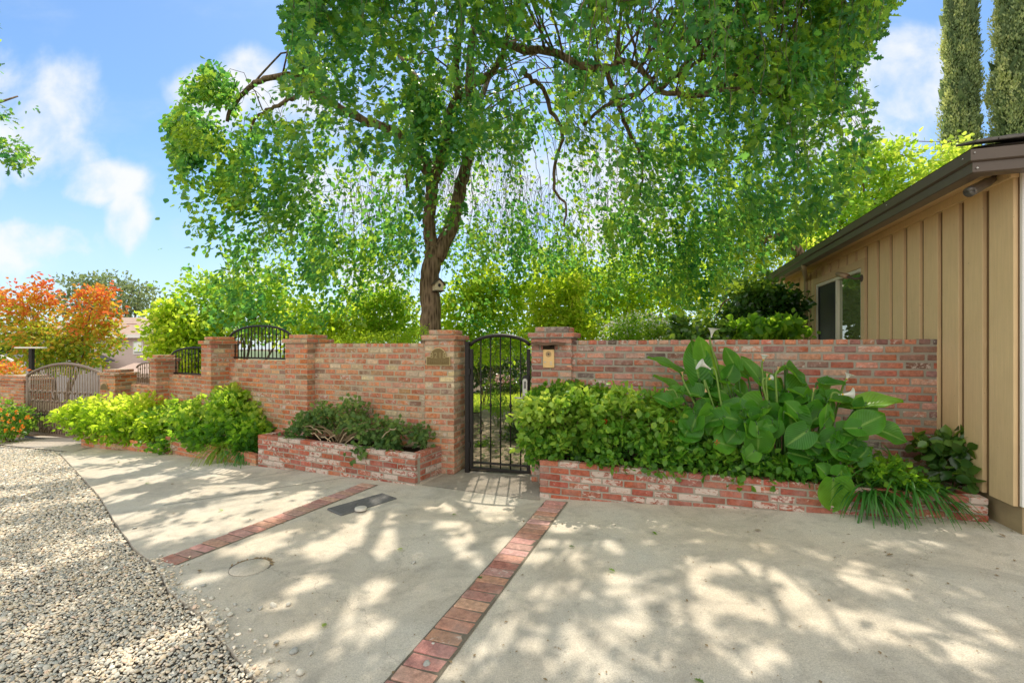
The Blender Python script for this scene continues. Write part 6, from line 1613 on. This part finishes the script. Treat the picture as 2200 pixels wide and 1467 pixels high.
shrub('magnolia_shrub', 'dark dense glossy shrub against the far end of the house', 7.4, 1640, [(1640, 650, 62, 40), (1680, 640, 40, 30), (1600, 680, 50, 36), (1665, 690, 52, 34), (1620, 625, 40, 22), (1700, 660, 22, 30), (1640, 720, 60, 30)], 430, 9, .07, .095, T_OVATE, M['darkgreen'], stems=12, valf=lambda p, v: v * .8 + .5 * np.clip((p[:, 2] - 2.1) / .5, -.5, 1) - .35 * np.clip((p[:, 0] - 3.9) / .3, 0, 1), width=1.1)
def limbs_tree(t, px, r0, r1, d):
    mb = MB(); s = smooth([P(a, b, d) for a, b in px], 4, .02); mb.tube(s, taper(len(s), r0, r1), 8); mb.build('limb', M['bark'], t)
t = shrub('garden_tree', 'pale feathery tree with a dark bent limb, behind the far end of the house', 12.0, 1740, [(1600, 590, 70, 50), (1540, 640, 60, 50), (1660, 560, 60, 45), (1700, 500, 55, 45), (1590, 520, 60, 50), (1640, 640, 50, 40), (1560, 690, 60, 30)], 560, 11, .15, .12, T_LANCE, M['yellowgreen'], 'tree', None, stems=10, stem_r=.014, stem_mat=M['bark'], width=1.8, valf=lambda p, v: v + .1)
limbs_tree(t, [(1790, 660), (1735, 575), (1714, 540), (1692, 512), (1668, 508), (1640, 518), (1618, 526)], .16, .045, 11.6)
limbs_tree(t, [(1690, 512), (1672, 488), (1668, 460), (1660, 430)], .07, .03, 11.6)
limbs_tree(t, [(1700, 590), (1650, 600), (1590, 630), (1555, 650), (1535, 690)], .04, .014, 10.6)
t = shrub('background_tree', 'bright green tree rising behind the house roof', 14.5, 1900, [(1800, 470, 80, 55), (1880, 430, 80, 60), (1960, 400, 70, 50), (1900, 340, 60, 36), (1850, 360, 60, 40), (2040, 345, 48, 34), (1750, 520, 60, 50), (1990, 450, 70, 60), (1830, 560, 90, 60), (2060, 318, 26, 20), (2040, 420, 60, 60)], 900, 11, .17, .17, T_OVATE, M['midgreen'], 'tree', None, trunk_r=.1, stems=16, stem_r=.02, stem_mat=M['bark'], valf=lambda p, v: v + .1 + .5 * np.clip((p[:, 0] - 10.8) / 2, 0, 1))
# cypresses
def cypress(label, px, d, wpx, h):
    x, y, z = at(px, d); t = thing('cypress_tree', label, 'tree', (x, y, z), 'tall cypresses behind the house')
    R = wpx / F * d / 2; n = 3000
    zz = RNG.uniform(.3, h, n); an = RNG.uniform(0, 6.283, n)
    prof = np.interp(zz / h, [0, .08, .5, .8, 1], [.55, .92, 1, .8, .08])
    rr = R * prof * (.72 + .34 * RNG.random(n)) * (1 + .13 * np.sin(an * 5 + zz * 1.1) + .10 * np.sin(zz * 2.7 + an) + .08 * np.sin(an * 9 - zz * 4.3)) * np.where(RNG.random(n) < .07, RNG.uniform(1.05, 1.3, n), 1)
    c = np.stack([x + np.cos(an) * rr, y + np.sin(an) * rr, z + zz], 1)
    dv = np.stack([np.cos(an) * .35, np.sin(an) * .35, np.full(n, 1.0)], 1)
    per = 26; pos = np.repeat(c, per, 0) + RNG.normal(size=(n * per, 3)) * np.array([.05, .05, .12]); dd = np.repeat(dv, per, 0) + rdir(n * per) * .55
    val = np.clip(np.repeat(.42 + .25 * np.sin(an * 3 + zz * 1.7) * .6 + .9 * (rr / (R * prof + .01) - .95) - .28 * np.cos(an - 2.6) * -1 * .6, per) + RNG.normal(0, .14, n * per), 0, 1)  # left, sunward side made paler, its sunlight put into the leaf colour
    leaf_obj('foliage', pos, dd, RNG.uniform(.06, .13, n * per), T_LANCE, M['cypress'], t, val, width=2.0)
    n2_ = 2600; zz = RNG.uniform(.2, h * .97, n2_); an = RNG.uniform(0, 6.28, n2_); rr = R * np.interp(zz / h, [0, .08, .5, .8, 1], [.5, .8, .86, .66, .03]) * RNG.random(n2_) ** .4 * .8
    pos = np.stack([x + np.cos(an) * rr, y + np.sin(an) * rr, z + zz], 1)
    leaf_obj('inner_foliage', pos, np.stack([np.cos(an) * .3, np.sin(an) * .3, np.ones(n2_)], 1) + rdir(n2_) * .4, RNG.uniform(.3, .6, n2_), T_DIA, M['cypress'], t, RNG.uniform(0, .2, n2_))
    mb = MB(); mb.tube([(x, y, z - .1), (x + .05, y, z + h * .5), (x, y, z + h * .95)], [.2, .11, .02], 10); mb.build('trunk', M['bark_grey'], t)
cypress('left one of the two tall cypresses above the house roof, darker and slimmer', 2064, 15.5, 54, 15.5)
cypress('right one of the two tall cypresses, cut by the photo edge, paler green', 2186, 14.5, 78, 15)
# second oak, its trunk outside the left edge
b = Vector((-9.2, 6.6, g(-9.2, 6.6) - .1))
t = thing('oak_tree', 'oak just outside the left edge whose leafy twig tips hang into the sky', 'tree', b)
mb = MB(); s = smooth([b, b + Vector((.1, .1, 2)), b + Vector((.3, 0, 4))], 4, .03); mb.tube(s, taper(len(s), .2, .13), 12)
for e in ((1.35, .1, 4.6), (1.3, .3, 4.3), (-1.6, .5, 6), (-1, -1.6, 6.2), (.6, 1.5, 6.4), (.3, -.8, 6.6)):
    s = smooth([b + Vector((.25, 0, 3.4)), b + Vector((e[0] * .5, e[1] * .5, 3.4 + (e[2] - 3.4) * .7)), b + Vector(e)], 4, .04); mb.tube(s, taper(len(s), .07, .012), 7)
mb.build('trunk', M['bark'], t)
blobs = [(b.x + e[0], b.y + e[1], b.z + e[2], e[3], e[3], e[4]) for e in ((-1.6, .5, 6, 1.2, .9), (-1, -1.6, 6.2, 1.1, .8), (.2, 1.2, 6.9, 1.0, .7), (-.3, -.6, 7.0, 1.2, .7), (.5, .2, 5.2, .7, .5))]
for e in ((2, 248, 22, 14), (5, 312, 30, 20), (35, 335, 26, 14), (60, 352, 20, 12), (-40, 320, 50, 40)): blobs.append(blob_px(*e[:2], 6.9, e[2], e[3], .25))
c1, d1 = blob_clumps(blobs[:5], 420); c2, d2 = blob_clumps(blobs[5:], 46)
c = np.concatenate([c1, c2]); d = np.concatenate([d1, d2]); pos, dv, sz, val = clump_leaves(c, d, 10, .07, .085)
qx, qy = proj(pos); k = (qx < 85) & ~((qx > 0) & (qy < 215)) & ~((qx > 0) & (qy > 372)); pos, dv, sz, val = pos[k], dv[k], sz[k], val[k]
leaf_obj('crown', pos, dv, sz, T_OAK, M['oak'], t, val)
# seen through the garden gate
shrub('garden_plant', 'spiky low plant on the garden path side behind the gate bars', 9.0, 1072, [(1072, 872, 22, 16), (1065, 860, 16, 14)], 50, 9, .05, .11, T_LANCE, M['midgreen'], 'plant', None, stems=8, stem_mat=M['green_stem'])
shrub('garden_plant', 'small green plant low behind the gate, near the bottom rail', 7.2, 1045, [(1045, 960, 18, 16), (1030, 970, 14, 10)], 40, 8, .035, .05, T_OVATE, M['lantana'], 'plant', None, stems=6, stem_mat=M['green_stem'])
shrub('garden_plant', 'dark leafy plant behind the lower right of the gate', 7.6, 1098, [(1098, 935, 20, 20), (1110, 915, 14, 14)], 50, 8, .04, .06, T_OVATE, M['darkgreen'], 'plant', None, stems=6, stem_mat=M['green_stem'])
t = shrub('hedge_shrub', 'dark green hedge across the back of the lawn behind the gate', 17.8, 1070, [(1010, 790, 50, 50), (1070, 790, 55, 55), (1130, 800, 50, 45), (1180, 790, 50, 50), (950, 790, 50, 50)], 420, 11, .17, .17, T_OVATE, M['darkgreen'], group=None, stems=6)
t = shrub('rose_bush', 'bush with pink flowers and dark stems at the edge of the lawn behind the gate', 16.0, 1085, [(1085, 822, 26, 16), (1120, 835, 24, 12), (1060, 835, 20, 12)], 90, 8, .1, .13, T_OVATE, M['darkgreen'], group=None, stems=8)
c, d = blob_clumps([blob_px(1085, 814, 15.8, 20, 8), blob_px(1072, 820, 15.8, 8, 8)], 60); leaf_obj('blossoms', c, d, np.full(len(c), .09), T_OVATE, M['pink'], t, width=1.8)
# stepping stones and leaf litter on the path
n = 900; x = RNG.uniform(-.7, .9, n); y = RNG.uniform(5.9, 11, n)
struct(leaf_obj('leaf_litter', np.stack([x, y, g_np(x, y) + .022], 1), np.stack([RNG.normal(size=n), RNG.normal(size=n), RNG.normal(0, .12, n)], 1), RNG.uniform(.03, .08, n), T_OVATE, M['sage'], nrm=np.tile([0., 0, 1], (n, 1)) + rdir(n) * .2), 'stuff', 'fallen leaves scattered on the garden path behind the gate')
n = 1500; y = RNG.uniform(1.2, 5.2, n); x = RNG.uniform(-1, 1, n) * 1.15 * y; k = x > xe(y) + .05; x, y = x[k], y[k]
struct(leaf_obj('leaf_litter', np.stack([x, y, g_np(x, y) + .006], 1), np.stack([RNG.normal(size=len(x)), RNG.normal(size=len(x)), RNG.normal(0, .1, len(x))], 1), RNG.choice([.006, .010, .016, .026], len(x), p=[.5, .3, .15, .05]), T_DIA, M['stem'], nrm=np.tile([0., 0, 1], (len(x), 1)) + rdir(len(x)) * .15), 'stuff', 'tiny dry bits of leaf and twig scattered on the pavement')
# fallen leaves on the pavement
for i, (px, py) in enumerate(((852, 1182), (255, 994), (375, 1040), (310, 1040), (1040, 1245), (430, 1225), (765, 1090), (1235, 1175), (1620, 1140), (1410, 1150), (980, 1105), (1905, 1195), (1322, 1230), (700, 1340), (590, 1064), (480, 1098), (1490, 1460), (2160, 1156))):
    q = ground_pt(px, py, .008); m = [M['midgreen'], M['sage'], M['stem']][i % 3]
    o = leaf_obj('fallen_leaf', np.array([q]), np.array([[math.cos(i * 2.3), math.sin(i * 2.3), .12]]), np.array([.05]), T_OAK, m, nrm=np.array([[.1, .1, 1.]]))
    tag(o, ['small green fallen leaf lying on the pavement', 'dull fallen leaf lying on the pavement', 'dry brown fallen leaf lying on the pavement'][i % 3], 'leaf', ['green leaves fallen on the pavement', 'dull leaves fallen on the pavement', 'brown leaves fallen on the pavement'][i % 3])
